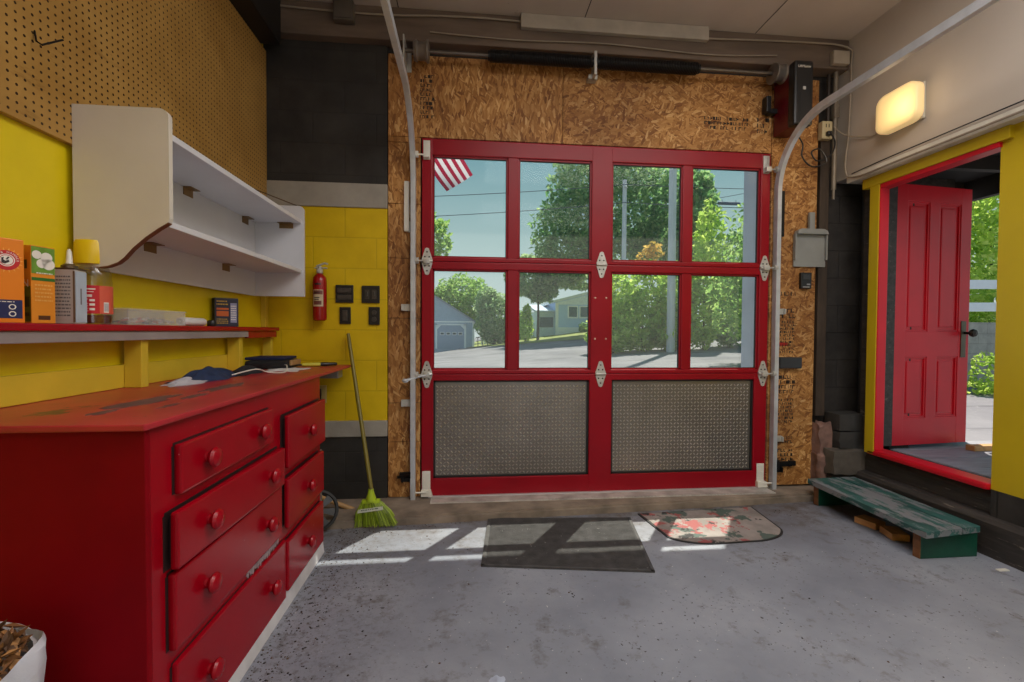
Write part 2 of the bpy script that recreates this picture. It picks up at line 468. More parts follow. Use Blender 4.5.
w = MB()
w.box(LX - .2, LX, YB, 3.10, FL, 3.15)
wl = w.build('wall_left', yellow); struct(wl, 'yellow painted wall on the left behind the shelves', 'wall')
# front wall: blocks around the opening
w = MB()
OX0, OX1, OZ = -0.28, 2.165, 2.50
w.m(0).box(LX - .2, -.53, D, 3.39, FL, 3.15)
w.m(1).box(-.53, OX0, 3.085, 3.39, FL, 3.15)
w.m(1).box(OX1, 3.1, 3.10, 3.39, FL, 3.15)
w.m(1).box(OX0, OX1, 3.085, 3.39, OZ, 3.15)
wf = w.build('wall_front', [block_l, dark_block]); struct(wf, 'front block wall painted charcoal and yellow around the big door', 'wall')
# outside reveal boards of the opening
rv = MB().box(OX1 - .02, OX1 - .001, 3.11, 3.40, FL, OZ).box(OX0 + .001, OX0 + .02, 3.11, 3.40, FL, OZ).box(OX0 + .001, OX1 - .001, 3.11, 3.40, OZ - .02, OZ - .001)
rv.build('door_reveal', bluewhite, wf)
MB().bbox(LX + .001, -.528, D - .012, D + .01, 1.895, 2.05, .004).build('grey_band', pm('grey_band_paint', (158, 152, 142), .55, var=.12, vs=7, bump=.2), wf)
MB().bbox(LX + .001, -.528, D - .014, D + .01, 0.40, 0.505, .006).build('grey_band', pm('grey_band_paint', (158, 152, 142)), wf)
# OSB sheets, each a part of the front wall
OY0, OY1 = D, D + .024
def sheet(x0, x1, z0, z1, m):
    MB().bbox(x0 + .0015, x1 - .0015, OY0, OY1, z0 + .0015, z1 - .0015, .0015).build('osb_sheet', m, wf)
zz = [-.01, .36, .62, 1.18, 1.575, 1.93, 2.33]
for a, b in zip(zz[:-1], zz[1:]): sheet(-.526, -.315, a, b, osb_v)
sheet(-.526, .63, 2.33 if False else 2.368, 2.90, osb_v)
sheet(-.526, -.315, 2.33, 2.368, osb_v)
sheet(.63, 2.13, 2.368, 2.90, osb_h)
sheet(2.135, 2.486, 2.28, 2.90, osb_h)
sheet(2.135, 2.486, 0.0, 2.28, osb_h)
def stamp(x0, x1, z0, z1, rows, seed, dens=.93, y=OY0 - .0006, vertical=False):
    r = random.Random(seed); b = MB(); h = (z1 - z0) / rows
    for i in range(rows):
        x = x0
        while x < x1:
            ww = r.uniform(.2, .8) * h
            if r.random() < dens and x + ww < x1:
                zt = z0 + i * h
                b.box(x, x + ww * .35, y, y + .0005, zt + h * .1, zt + h * .8)
                if r.random() < .6: b.box(x, x + ww, y, y + .0005, zt + h * (.1 if r.random() < .5 else .6), zt + h * (.28 if r.random() < .5 else .8))
            x += ww + h * .15
    return b
stamp(-.318, -.225, 2.49, 2.78, 10, 1).build('ink_stamp', ink, wf)
stamp(1.63, 1.96, 2.515, 2.61, 3, 2).build('ink_stamp', ink, wf)
stamp(2.02, 2.11, 2.5, 2.62, 3, 3).build('ink_stamp', ink, wf)
for z0, z1, n, s in ((1.36, 1.40, 1, 4), (1.2, 1.28, 2, 5), (.95, 1.19, 10, 6), (.66, .80, 4, 7), (.45, .63, 7, 8), (.30, .36, 2, 9), (.14, .27, 4, 10)):
    stamp(2.205, 2.345, z0, z1, n, s).build('ink_stamp', ink, wf)
MB().box(2.2, 2.28, OY0 - .0006, OY0, 1.005, 1.03).build('ink_stamp', red_ink, wf)
# the beam over the OSB
bm_ = MB().bbox(LX, 2.648, 2.99, 3.10, 2.945, 3.15, .008).build('trim_2', soot_beam)
struct(bm_, 'sooty beige beam boxed in along the top of the front wall', 'beam')
bb = MB().bbox(LX, -1.16, -4, 2.985, 2.86, 3.149, .012).build('trim_3', pm('black_beam_paint', (30, 28, 28), .5, var=.2))
struct(bb, 'black beam in the corner above the pegboard', 'beam')
# ceiling boards
w = MB().box(-1.5, 3.0, YB - .2, 3.42, 3.15, 3.3)
for x in (-.45, .75, 1.95):
    w.m(1).box(x - .003, x + .003, YB, 2.99, 3.1485, 3.151)
for y in (1.1, -1.3):
    w.m(1).box(-1.16, 2.648, y - .003, y + .003, 3.1485, 3.151)
ce = w.build('ceiling', [ceil_m, dark_wood]); struct(ce, 'beige stained ceiling boards with thin dark joints', 'ceiling')
bt = MB().bbox(.33, 1.60, 2.955, 2.9885, 3.06, 3.149, .004).build('trim_4', pm('white_batten_paint', (176, 166, 154), .55, var=.15, chip=(84, 70, 60), chip_lo=.68, chip_s=16))
struct(bt, 'pale wooden batten nailed across the ceiling near the door', 'batten')
# right wall
w = MB()
w.m(0).box(2.648, 2.95, YB, 3.10, 2.19, 3.15)
w.m(1).box(2.72, 2.92, YB, 2.108, .29, 2.19)
w.m(2).box(2.95, 3.1, 2.915, 3.1, FL, 2.4)
w.m(2).box(2.72, 2.95, YB, 2.108, FL, .29)
wr = w.build('wall_right', [beige_wall, yellow_trim, dark_block]); struct(wr, 'right wall with beige upper part and yellow lower part', 'wall')
t5 = MB().prism([(2.648, 2.20), (2.640, 2.195), (2.644, 2.15), (2.72, 2.15), (2.72, 2.20)], 'y', YB, 2.98).build('trim_5', pm('dirty_white_trim', (222, 218, 208), .5, var=.14, vs=9))
struct(t5, 'off white trim strip along the foot of the beige upper wall', 'trim')
# black timbers under the side door
t6 = MB().prism([(2.752, .1525), (2.748, .235), (2.765, .270), (2.86, .282), (2.95, .282), (2.95, .1525)], 'y', YB, 2.93).build('trim_6', dark_wood)
struct(t6, 'upper black timber below the side door threshold', 'timber')
t7 = MB().prism([(2.70, FL), (2.690, .06), (2.684, .120), (2.695, .142), (2.72, .150), (2.95, .152), (2.95, FL)], 'y', YB, 2.90).build('trim_7', dark_wood)
struct(t7, 'lower black timber step behind the green wooden step', 'timber')
wb = MB().box(-1.5, .2, YB - .2, YB, FL, 3.15).box(2.4, 2.95, YB - .2, YB, FL, 3.15).box(.2, 2.4, YB - .2, YB, 2.5, 3.15).build('wall_back', beige_wall)
struct(wb, 'rear wall with an open garage doorway behind the viewer', 'wall')
apron = MB().box(-8, 10, YB - 12, YB - .2, FL - .2, FL - .02).build('ground', concrete)
struct(apron, 'concrete apron outside the rear doorway', 'ground')

# crumbled masonry in the right corner
r = thing('masonry_stub', (2.62, 3.0, FL), 'crumbling stack of dark blocks in the corner right of the tall particle board', 'masonry')
def rough(name, c, s, m, seed, parent, jit=.06, sub=2):
    bm = bmesh.new(); bmesh.ops.create_cube(bm, size=1); bmesh.ops.subdivide_edges(bm, edges=bm.edges[:], cuts=3, use_grid_fill=True)
    rnd = random.Random(seed)
    for q in bm.verts:
        k = 1.0 - .12 * max(0, (abs(q.co.x) + abs(q.co.y) + abs(q.co.z)) - 1.05)
        q.co = Vector((c[0] + q.co.x * s[0] * k + rnd.uniform(-jit, jit) * s[0], c[1] + q.co.y * s[1] * k + rnd.uniform(-jit, jit) * s[1], c[2] + q.co.z * s[2] * k + rnd.uniform(-jit, jit) * s[2]))
    return MB().bm(bm).build(name, m, parent, smooth=True)
pinkish = pm('broken_mortar', (128, 98, 88), .85, var=.35, vs=14, bump=.6, bs=30)
blk = pm('charcoal_block_paint', (58, 56, 54), .65, var=.25, vs=8, bump=.3)
rough('broken_mortar', (2.535, 3.035, .32), (.10, .09, .26), pinkish, 3, r, .09)
rough('broken_mortar', (2.54, 3.02, .12), (.12, .10, .24), pinkish, 13, r, .09)
rough('block', (2.70, 3.01, .47), (.22, .14, .12), blk, 4, r, .02)
rough('block', (2.73, 3.01, .345), (.28, .15, .12), blk, 5, r, .02)
rough('block', (2.64, 2.96, .20), (.25, .13, .17), pm('grey_block', (92, 84, 76), .8, var=.3, vs=10, bump=.5), 6, r, .03)
rough('block', (2.66, 3.0, .03), (.26, .14, .17), blk, 7, r, .02)
# vertical pipes in the recess
r = tag(MB().tube([(2.80, 2.99, FL), (2.80, 2.99, 2.18)], .022, 12).build('drain_pipe', pm('black_pipe', (30, 30, 32), .4), smooth=True), 'black upright pipe in the dark recess beside the yellow door frame', 'pipe')
st = MB().bbox(2.50, 2.57, 3.05, 3.10, .5, 2.55, .006).build('trim_8', pm('sooty_stud', (62, 50, 40), .7, var=.4, vs=6, streak=(3, 1, .6)))
struct(st, 'sooty upright stud at the edge of the particle board', 'stud')

# ================================================================== GARAGE DOOR
dr = thing('door_1', (.907, 3.07, -.01), 'large red sectional garage door with eight panes and diamond plate panels', 'door', kind='structure')
DX0, DX1 = -.307, 2.122
FY0, FY1 = 3.052, 3.096
cols = [(-.238, .260), (.334, .834), (.978, 1.482), (1.549, 2.054)]
def bar(b, x0, x1, z0, z1, y0=FY0, y1=FY1): b.bbox(x0, x1, y0, y1, z0, z1, .006)
def reveal(b, x0, x1, z0, z1):
    """stepped inner moulding around an opening"""
    t = .010
    for a in ((x0, x0 + t, z0, z1), (x1 - t, x1, z0, z1), (x0, x1, z0, z0 + t), (x0, x1, z1 - t, z1)):
        b.box(a[0], a[1], FY0 + .012, FY1 - .004, a[2], a[3])
def plate(x0, x1, z0, z1, par):
    """aluminium tread plate with raised lozenges"""
    b = MB(); y = FY0 + .022
    b.box(x0, x1, y, y + .004, z0, z1)
    p = .0245; nx = int((x1 - x0 - .02) / p); nz = int((z1 - z0 - .02) / p)
    for i in range(nx):
        for j in range(nz):
            cx = x0 + .012 + (i + .5) * p; cz = z0 + .012 + (j + .5) * p
            s = 1 if (i + j) % 2 else -1
            dx, dz = .0084 * s, .0084; ex, ez = -.0034 * s, .0034
            vs = [(cx - dx, y, cz - dz), (cx + ex, y, cz + ez), (cx + dx, y, cz + dz), (cx - ex, y, cz - ez),
                  (cx - dx * .45, y - .0034, cz - dz * .45), (cx + dx * .45, y - .0034, cz + dz * .45)]
            b.m(1).add(vs, [(0, 1, 5, 4), (1, 2, 5), (2, 3, 4, 5), (3, 0, 4)])
    b.build('diamond_plate', [alu, alu_hi], par)
    g = MB(); t = .011
    for a in ((x0 - .002, x0 + t, z0, z1), (x1 - t, x1 + .002, z0, z1), (x0, x1, z0 - .002, z0 + t), (x0, x1, z1 - t, z1 + .002)):
        g.box(a[0], a[1], FY0 + .010, FY0 + .028, a[2], a[3])
    g.build('gasket', black_rub, par)
def glazed(zb, zt, pz0, pz1):
    b = MB()
    bar(b, DX0, cols[0][0], zb, zt, FY0 - .001, FY1 - .001); bar(b, cols[3][1], DX1, zb, zt, FY0 - .001, FY1 - .001)
    bar(b, cols[1][1], cols[2][0], zb, zt, FY0 - .001, FY1 - .001)
    bar(b, cols[0][0] - .004, cols[3][1] + .004, zb, pz0); bar(b, cols[0][0] - .004, cols[3][1] + .004, pz1, zt)
    bar(b, cols[0][1], cols[1][0], pz0 - .004, pz1 + .004, FY0 + .004); bar(b, cols[2][1], cols[3][0], pz0 - .004, pz1 + .004, FY0 + .004)
    for x0, x1 in cols: reveal(b, x0 - .001, x1 + .001, pz0 - .001, pz1 + .001)
    s = b.build('door_section', red_paint, dr, smooth=False)
    for x0, x1 in cols:
        MB().box(x0 + .004, x1 - .004, FY1 - .014, FY1 - .010, pz0 + .004, pz1 - .004).build('glass_pane', glass, s)
        g = MB(); t = .006
        for a in ((x0 + .006, x0 + .006 + t, pz0, pz1), (x1 - .006 - t, x1 - .006, pz0, pz1), (x0, x1, pz0 + .006, pz0 + .006 + t), (x0, x1, pz1 - .006 - t, pz1 - .006)):
            g.box(a[0], a[1], FY1 - .020, FY1 - .008, a[2], a[3])
        g.build('gasket', black_rub, s)
    return s
b = MB()
bar(b, DX0, -.229, -.008, .8095, FY0 - .001, FY1 - .001); bar(b, 2.026, DX1, -.008, .8095, FY0 - .001, FY1 - .001); bar(b, .828, .988, -.008, .8095, FY0 - .001, FY1 - .001)
bar(b, -.233, 2.03, -.008, .112); bar(b, -.233, 2.03, .766, .8095)
sb = b.build('door_section', red_paint, dr)
plate(-.229, .828, .112, .766, sb); plate(.988, 2.026, .112, .766, sb)
glazed(.8105, 1.5565, .838, 1.508)
s3 = glazed(1.5575, 2.362, 1.586, 2.256)
bolt = MB()
for x in (.865, .942):
    for z in (1.05, 1.33): bolt.lathe([(0, FY0 - .004), (.006, FY0 - .003), (.008, FY0 + .001)], (x, 0, z), 'y', 10)
bolt.build('rivet', pm('pale_rivet', (200, 170, 150), .4, .5), dr, smooth=True)
def hinge(x, z, roller=0):
    b = MB()
    poly = [(0, .090), (.012, .085), (.035, .014), (.035, -.014), (.012, -.085), (0, -.090), (-.012, -.085), (-.035, -.014), (-.035, .014), (-.012, .085)]
    b.prism([(x + u, z + w) for u, w in poly], 'y', FY0 - .006, FY0 - .0005)
    b.tube([(x - .036, FY0 - .011, z), (x + .036, FY0 - .011, z)], .0075, 10)
    for dx, dz in ((0, .062), (0, -.062), (-.014, .03), (.014, .03), (-.014, -.03), (.014, -.03)):
        b.m(1).lathe([(0, -.009), (.005, -.008), (.006, -.005)], (x + dx, FY0, z + dz), 'y', 8)
    h = b.build('hinge', [galv_dull, black_met], dr, smooth=True)
    if roller:
        b = MB().bbox(x - .02, x + .02, FY0 - .034, FY0 - .006, z - .016, z + .016, .003)
        b.tube([(x - .01 * roller, FY0 - .03, z), (x + .065 * roller, FY0 - .03, z)], .005, 8)
        xw = x + .062 * roller
        b.lathe([(.006, -.012), (.021, -.010), (.021, .010), (.006, .012)], (xw, FY0 - .03, z), 'x', 16)
        b.build('roller', galv_dull, h, smooth=True)
for z in (1.5555, .8085):
    hinge(-.272, z, -1); hinge(.906, z); hinge(2.088, z, 1)
for x, sgn in ((-.275, -1), (2.088, 1)):      # top corner brackets
    b = MB().bbox(x - .022, x + .022, FY0 - .006, FY0, 2.22, 2.345, .006).bbox(x - .018, x + .018, FY0 - .038, FY0, 2.225, 2.26, .004)
    b.tube([(x, FY0 - .03, 2.242), (x + .075 * sgn, FY0 - .03, 2.242)], .006, 8)
    b.lathe([(.006, -.012), (.021, -.010), (.021, .010), (.006, .012)], (x + .062 * sgn, FY0 - .03, 2.242), 'x', 16)
    for z in (2.29, 2.325): b.lathe([(0, -.010), (.006, -.009), (.007, -.005)], (x, FY0, z), 'y', 8)
    b.build('top_bracket', white_pl if sgn < 0 else galv_dull, dr, smooth=True)
for x, sgn in ((-.272, -1), (2.085, 1)):      # bottom brackets
    b = MB().bbox(x - .03, x + .025, FY0 - .006, FY0, .035, .165, .004)
    b.prism([(x - .035, .0), (x + .045 * -sgn if False else x + .04, .0), (x + .03, .04), (x - .035, .04)], 'y', FY0 - .03, FY0)
    b.tube([(x, FY0 - .03, .03), (x + .07 * sgn, FY0 - .03, .03)], .006, 8)
    for dx in (-.015, .012):
        for z in (.06, .10, .145): b.lathe([(0, -.009), (.004, -.008), (.005, -.005)], (x + dx, FY0, z), 'y', 8)
    b.build('bottom_bracket', white_pl, dr, smooth=True)
# slide latch sticking out over the left track
b = MB().tube([(-.24, FY0 - .02, .812), (-.31, FY0 - .035, .80), (-.40, FY0 - .045, .775)], [.006, .007, .010], 10).blob((-.405, FY0 - .045, .772), (.022, .010, .014), 2, .2, 3)
b.build('slide_latch', galv, dr, smooth=True)
# weather strip coloured bright as sunlight leaking under the door
ws = MB().bbox(-.26, 2.05, 3.03, 3.10, -.012, -.002, .002).build('bottom_seal', pm('light_leak_seal', (196, 196, 198), .35, .4), dr)
# ribbed threshold plate on the sill
th = MB().box(-.24, 2.12, 2.93, 3.05, -.0125, -.006)
for i in range(100):
    x = -.22 + i * .0234
    th.box(x, x + .012, 2.932, 2.944, -.0125, -.0025)
tag(th.build('threshold_plate', pm('grimy_aluminium', (196, 192, 186), .5, .3, var=.3, vs=9)), 'grimy studded metal strip along the sill under the red door', 'threshold')

# ------------------------------------------------ tracks
def track(name, x, zt, r, side, label):
    root = thing(name, (x, 3.03, FL), label, 'track', 'roller tracks of the garage door')
    ytop = 3.028 - r
    pts = [(x, 3.028, -.05), (x, 3.028, .8), (x, 3.028, zt - r)] + arc((ytop, zt - r), r, 0, PI / 2, 14, 'yz', x)[1:] + [(x, .9, zt - .002), (x, -.8, zt - .005)]
    w_, h_, th_ = .019, .022, .0022
    prof = [(-w_, -h_), (-w_, h_), (w_ * .55, h_), (w_ * .55, h_ - th_), (-w_ + th_, h_ - th_), (-w_ + th_, -h_ + th_), (w_, -h_ + th_), (w_, -h_)]
    if side < 0: prof = [(-a, b2) for a, b2 in prof]
    MB().sweep(pts, prof, (1, 0, 0)).build('rail', galv, root)
    for z in (.12, .62 if side < 0 else .34, 1.25):
        b = MB().bbox(x + (side * .02), x + side * .075, 3.04, 3.058, z - .02, z + .02, .002).bbox(x + side * .062, x + side * .07, 3.02, 3.058, z - .018, z + .018, .002)
        b.build('wall_bracket', galv_dull if z > .2 else black_met, root)
    b = MB().bbox(x + side * .028, x + side * .055, 3.035, 3.058, zt - r - .30, zt - r + .02, .002)
    b.build('flag_bracket', white_pl if side < 0 else black_met, root)
    for y in (.33, -.62): MB().bbox(x - .012, x + .012, y, y + .03, zt + .03, 3.149, .002).build('hanger_strap', galv_dull, root)
track('door_track', -.362, 2.50, .45, -1, 'galvanised roller track curving up on the left of the red door')
track('door_track', 2.168, 2.50, .42, 1, 'galvanised roller track curving up past the opener on the right')

# ------------------------------------------------ torsion spring
ts = thing('torsion_spring', (.9, 2.955, 2.9), 'torsion spring shaft with two long black springs above the red door', 'spring')
MB().tube([(-.42, 2.955, 2.862), (2.33, 2.955, 2.862)], .0125, 12).build('shaft', pm('old_steel', (112, 104, 96), .4, .8, var=.2), ts, smooth=True)
for x0, x1 in ((.13, .795), (.845, 1.52)):
    prof = []
    n = int((x1 - x0) / .011)
    for i in range(n):
        prof += [(.036, x0 + i * .011), (.040, x0 + i * .011 + .0045), (.036, x0 + i * .011 + .009)]
    MB().lathe([(.014, x0 - .012), (.030, x0 - .012), (.030, x0)] + prof + [(.03, x1), (.03, x1 + .012), (.014, x1 + .012)], (0, 2.955, 2.862), 'x', 14).build('coil', black_met, ts, smooth=True)
MB().bbox(.812, .830, 2.94, 3.02, 2.78, 2.93, .002).bbox(.79, .85, 3.0, 3.058, 2.78, 2.81, .002).build('centre_bracket', galv_dull, ts)
for x, s in ((-.30, 1), (2.10, -1)):
    pr = [(.014, -.05), (.055, -.048), (.062, -.03), (.052, -.02), (.054, .02), (.066, .035), (.066, .045), (.014, .05)]
    MB().lathe([(a, h * s) for a, h in pr], (x, 2.955, 2.862), 'x', 24).build('cable_drum', pm('cast_drum', (132, 124, 116), .45, .5, var=.2), ts, smooth=True)
for x in (-.405, 2.19):
    MB().bbox(x - .004, x + .004, 2.9, 3.058, 2.78, 2.93, .002).bbox(x - .03, x + .03, 3.05, 3.058, 2.78, 2.91, .002).build('end_bracket', galv_dull, ts)

# ------------------------------------------------ opener
op = thing('door_opener', (2.32, 2.97, 2.58), 'black and maroon garage door opener hung on the wall by the right track', 'opener')
b = MB().bbox(2.135, 2.25, 2.885, 3.055, 2.475, 2.885, .012); b.build('housing', pm('maroon_housing', (92, 10, 24), .3, var=.06), op)
b = MB().bbox(2.125, 2.258, 2.83, 2.895, 2.47, 2.89, .014); b.build('front_cover', black_pl, op)
M = frameM((2.192, 2.8295, 2.85), (1, 0, 0), (0, 0, 1))
b = MB().text('LiftMaster', M, .022, .0004); b.build('brand_lettering', white_pl, op)
b = MB().bbox(2.183, 2.203, 2.827, 2.833, 2.70, 2.72, .002); b.build('button', pm('grey_button', (190, 190, 190), .4), op)
b = MB().box(2.163, 2.167, 2.8285, 2.831, 2.50, 2.68); b.build('seam', black_rub, op)
sb_ = MB().bbox(2.05, 2.085, 3.0, 3.055, 2.63, 2.74, .006).bbox(2.07, 2.14, 3.01, 3.055, 2.625, 2.66, .006)
tag(sb_.build('limit_switch', black_pl), 'small black switch bracket on the board above the door corner', 'switch')

# ------------------------------------------------ outlet and cords on the right
ol = thing('power_outlet', (2.5, 3.05, 2.46), 'beige power outlet box with black cords beside the opener', 'outlet')
b = MB().bbox(2.475, 2.552, 3.01, 3.055, 2.468, 2.592, .006); b.build('box', pm('beige_plastic', (186, 172, 136), .45), ol)
for z in (2.56, 2.50):
    for x in (2.50, 2.522): MB().box(x, x + .005, 3.0085, 3.011, z - .012, z + .012).build('socket_slot', black_rub, ol)
MB().bbox(2.50, 2.53, 2.985, 3.010, 2.485, 2.515, .006).build('plug', black_pl, ol)
rope = [(2.515, 2.985, 2.50), (2.53, 2.96, 2.42), (2.49, 2.95, 2.33), (2.40, 2.96, 2.29), (2.36, 2.965, 2.35), (2.42, 2.96, 2.37), (2.46, 2.95, 2.28), (2.36, 2.96, 2.25), (2.29, 2.965, 2.32), (2.29, 2.96, 2.40), (2.24, 2.96, 2.47)]
def smooth_pts(pts, k=6):
    P = [Vector(p) for p in pts]; out = []
    for i in range(len(P) - 1):
        p0, p1, p2, p3 = P[max(i - 1, 0)], P[i], P[i + 1], P[min(i + 2, len(P) - 1)]
        for j in range(k):
            t = j / k
            out.append(.5 * ((2 * p1) + (p2 - p0) * t + (2 * p0 - 5 * p1 + 4 * p2 - p3) * t * t + (3 * p1 - p0 - 3 * p2 + p3) * t ** 3))
    out.append(P[-1]); return out
def cord(name, pts, r, m, label, cat, **kw):
    return tag(MB().tube(smooth_pts(pts), r, 8).build(name, m, smooth=True), label, cat, **kw)
cord('looped_cable', rope, .005, black_pl, 'looped black power cord hanging below the door opener', 'cord')
cable_m = pm('old_cable', (150, 138, 122), .5, var=.15)
cord('cable', [(2.552, 3.0, 2.55), (2.60, 2.95, 2.47), (2.638, 2.80, 2.40), (2.640, 2.72, 2.40)], .004, cable_m, 'pale cable from the outlet to the glowing wall lamp', 'cable')
cord('cable', [(-1.25, 2.975, 3.10), (-.6, 2.975, 3.085), (.1, 2.975, 3.11), (1.2, 2.975, 3.075), (2.2, 2.975, 3.10), (2.60, 2.96, 3.08), (2.63, 2.95, 2.95), (2.63, 2.96, 2.5), (2.62, 2.97, 2.25), (2.635, 2.9, 2.17), (2.632, 2.5, 2.165), (2.632, 1.2, 2.17)], .006, cable_m, 'long grey cable running along the beam and down the right corner', 'cable')
cord('cable', [(-.25, 2.975, 3.0), (.3, 2.975, 2.985), (.9, 2.975, 3.0), (1.6, 2.975, 2.975), (2.1, 2.975, 3.0)], .004, cable_m, 'thin cable sagging along the beam just above the springs', 'cable')
cord('cable', [(2.634, .9, 2.215), (2.634, 2.0, 2.215), (2.634, 2.6, 2.21), (2.634, 2.93, 2.2)], .004, black_pl, 'black cable along the trim below the beige upper wall', 'cable')
MBc = MB().tube([(2.585, 3.03, 2.12), (2.585, 3.03, 2.95)], .016, 12).bbox(2.565, 2.605, 3.01, 3.05, 2.62, 2.72, .006).tube([(2.585, 3.03, 2.12), (2.585, 3.03, 2.05)], .009, 8)
tag(MBc.build('conduit', pm('dirty_conduit', (128, 118, 104), .5, .3, var=.3), smooth=True), 'upright metal conduit in the corner behind the outlet', 'conduit')
MBc = MB().tube([(2.54, 3.04, 2.6), (2.54, 3.04, 2.93)], .012, 10)
tag(MBc.build('conduit', pm('dark_conduit', (60, 52, 46), .5, .3), smooth=True), 'short dark conduit above the beige outlet box', 'conduit')
jb = MB().bbox(-.838, -.715, 2.935, 2.989, 3.015, 3.14, .008).bbox(-.83, -.723, 2.928, 2.936, 3.023, 3.132, .003)
tag(jb.build('junction_box', pm('dusty_box', (98, 90, 82), .6, .2, var=.25), smooth=True), 'dusty square junction box under the ceiling left of the track', 'electrical box')
wb_ = MB().bbox(2.50, 2.62, 2.95, 2.988, 2.96, 3.05, .006)
tag(wb_.build('junction_box', pm('pale_box', (168, 156, 140), .6)), 'pale square junction box high in the right corner', 'electrical box')

# ------------------------------------------------ things on the right OSB
dp = thing('dustpan', (2.43, 3.05, 1.57), 'grey plastic dustpan hanging on the particle board by its handle', 'dustpan')
b = MB()
b.prism([(2.305, 1.572), (2.545, 1.572), (2.548, 1.70), (2.535, 1.815), (2.505, 1.828), (2.345, 1.828), (2.312, 1.815), (2.302, 1.70)], 'y', 3.045, 3.053)
for x0, x1 in ((2.302, 2.312), (2.538, 2.548)): b.bbox(x0, x1, 3.025, 3.05, 1.62, 1.80, .003)
b.prism([(2.306, 1.80), (2.544, 1.80), (2.535, 1.822), (2.51, 1.836), (2.34, 1.836), (2.314, 1.822)], 'y', 3.012, 3.05)
grey_pl = pm('grey_plastic', (142, 142, 138), .4, var=.1, bump=.03)
b.build('pan', grey_pl, dp)
MB().bbox(2.405, 2.445, 3.02, 3.048, 1.82, 1.955, .008).build('handle', grey_pl, dp)
kp = thing('door_keypad', (2.4, 3.05, 1.41), 'small black wall button panel below the dustpan', 'keypad')
MB().bbox(2.357, 2.438, 3.035, 3.058, 1.415, 1.53, .006).build('case', black_pl, kp)
b = MB().bbox(2.37, 2.425, 3.031, 3.037, 1.48, 1.515, .003); b.build('button', pm('dark_button', (54, 54, 56), .4), kp)
b = MB().bbox(2.40, 2.425, 3.031, 3.037, 1.44, 1.45, .002).bbox(2.37, 2.42, 3.031, 3.037, 1.422, 1.43, .002); b.build('button', pm('pale_button', (150, 150, 150), .4), kp)
lk = MB().bbox(2.205, 2.37, 3.025, 3.058, .845, .925, .006)
tag(lk.build('door_sensor', pm('graphite_case', (46, 48, 52), .35)), 'dark grey oblong box on the particle board beside the right track', 'lock box')
he = MB().bbox(2.20, 2.32, 3.04, 3.058, .14, .175, .003).tube([(2.21, 3.035, .19), (2.21, 3.035, .12)], .008, 8).bbox(2.30, 2.345, 3.035, 3.058, .145, .18, .003)
tag(he.build('strap_hinge', black_met), 'black strap bracket low on the right particle board', 'bracket')
he = MB().bbox(-.45, -.37, 3.04, 3.058, .12, .16, .003).tube([(-.46, 3.04, .13), (-.38, 3.02, .15)], .01, 8)
tag(he.build('strap_hinge', black_met), 'black strap bracket low on the left particle board', 'bracket')
pl = MB().bbox(-.41, -.375, 3.052, 3.06, 1.745, 1.815, .002)
tag(pl.build('paper_tag', white_pl), 'small white tag on the narrow particle board strip', 'tag')

# ------------------------------------------------ wall lamp
lamp = thing('wall_lamp', (2.648, 2.60, 2.35), 'glowing frosted square wall lamp on the beige upper wall', 'lamp')
MB().bbox(2.628, 2.648, 2.435, 2.675, 2.355, 2.57, .008).build('base', pm('lamp_base', (210, 200, 180), .5), lamp)
mg, tg = new('lit_frosted_glass')
bg = tg.out(lin((240, 214, 160)), .35, 0, None, spec=.4, emit=lin((255, 216, 146)), estr=0.40)
bm = bmesh.new(); bmesh.ops.create_cube(bm, size=1); bmesh.ops.bevel(bm, geom=bm.edges[:], offset=.24, segments=6, affect='EDGES', profile=.5)
for q in bm.verts: q.co = Vector((2.596 + q.co.x * .075, 2.555 + q.co.y * .27, 2.462 + q.co.z * .238))
MB().bm(bm).build('glass_shade', mg, lamp, smooth=True)

# ================================================================== SIDE DOOR
d2 = thing('door_2', (2.78, 2.5, .29), 'red panelled side door standing open in its red and yellow frame', 'door', kind='structure')
b = MB().bbox(2.695, 2.735, 2.777, 2.848, .29, 2.12, .004).bbox(2.692, 2.734, 2.05, 2.905, 2.083, 2.149, .004)
b.build('yellow_casing', yellow_trim, d2)
b = MB().bbox(2.70, 2.765, 2.771, 2.834, .318, 2.085, .005)
b.build('door_jamb', red_side, d2)
MB().bbox(2.70, 2.78, 2.10, 2.834, 2.056, 2.086, .004).build('door_head', red_side, d2)
MB().box(2.765, 2.93, 2.875, 2.96, .318, 2.15).build('outer_jamb', dark_wood, d2)
MB().bbox(2.695, 2.82, 2.11, 2.834, .283, .318, .012).build('threshold', red_side, d2)
# the leaf: local frame along its width
hx, hy = 2.935, 2.905
ang = math.radians(6)
U = Vector((math.cos(ang), math.sin(ang), 0)); Nn = Vector((math.sin(ang), -math.cos(ang), 0))   # Nn faces the viewer
W, Z0, Z1 = .662, .315, 2.135
def LP(u, n, z): return Vector((hx, hy, 0)) + U * u + Nn * n + Vector((0, 0, z))
ML = Matrix(((U.x, Nn.x, 0, hx), (U.y, Nn.y, 0, hy), (0, 0, 1, 0), (0, 0, 0, 1)))
b = MB()
st_, ml = .095, .085
hz = Z1 - Z0
zr = [Z0, Z0 + .19, Z0 + .62, Z0 + .80, Z1 - .115, Z1]
b.bbox(0, st_, -.02, .02, Z0, Z1, .003, ML).bbox(W - st_, W, -.02, .02, Z0, Z1, .003, ML)
cx0, cx1 = W / 2 - ml / 2, W / 2 + ml / 2
for a, c in ((zr[0], zr[1]), (zr[2], zr[3]), (zr[4], zr[5])): b.bbox(st_ - .002, W - st_ + .002, -.0195, .0195, a, c, .003, ML)
for a, c in ((zr[1], zr[2]), (zr[3], zr[4])): b.bbox(cx0, cx1, -.0195, .0195, a - .002, c + .002, .003, ML)
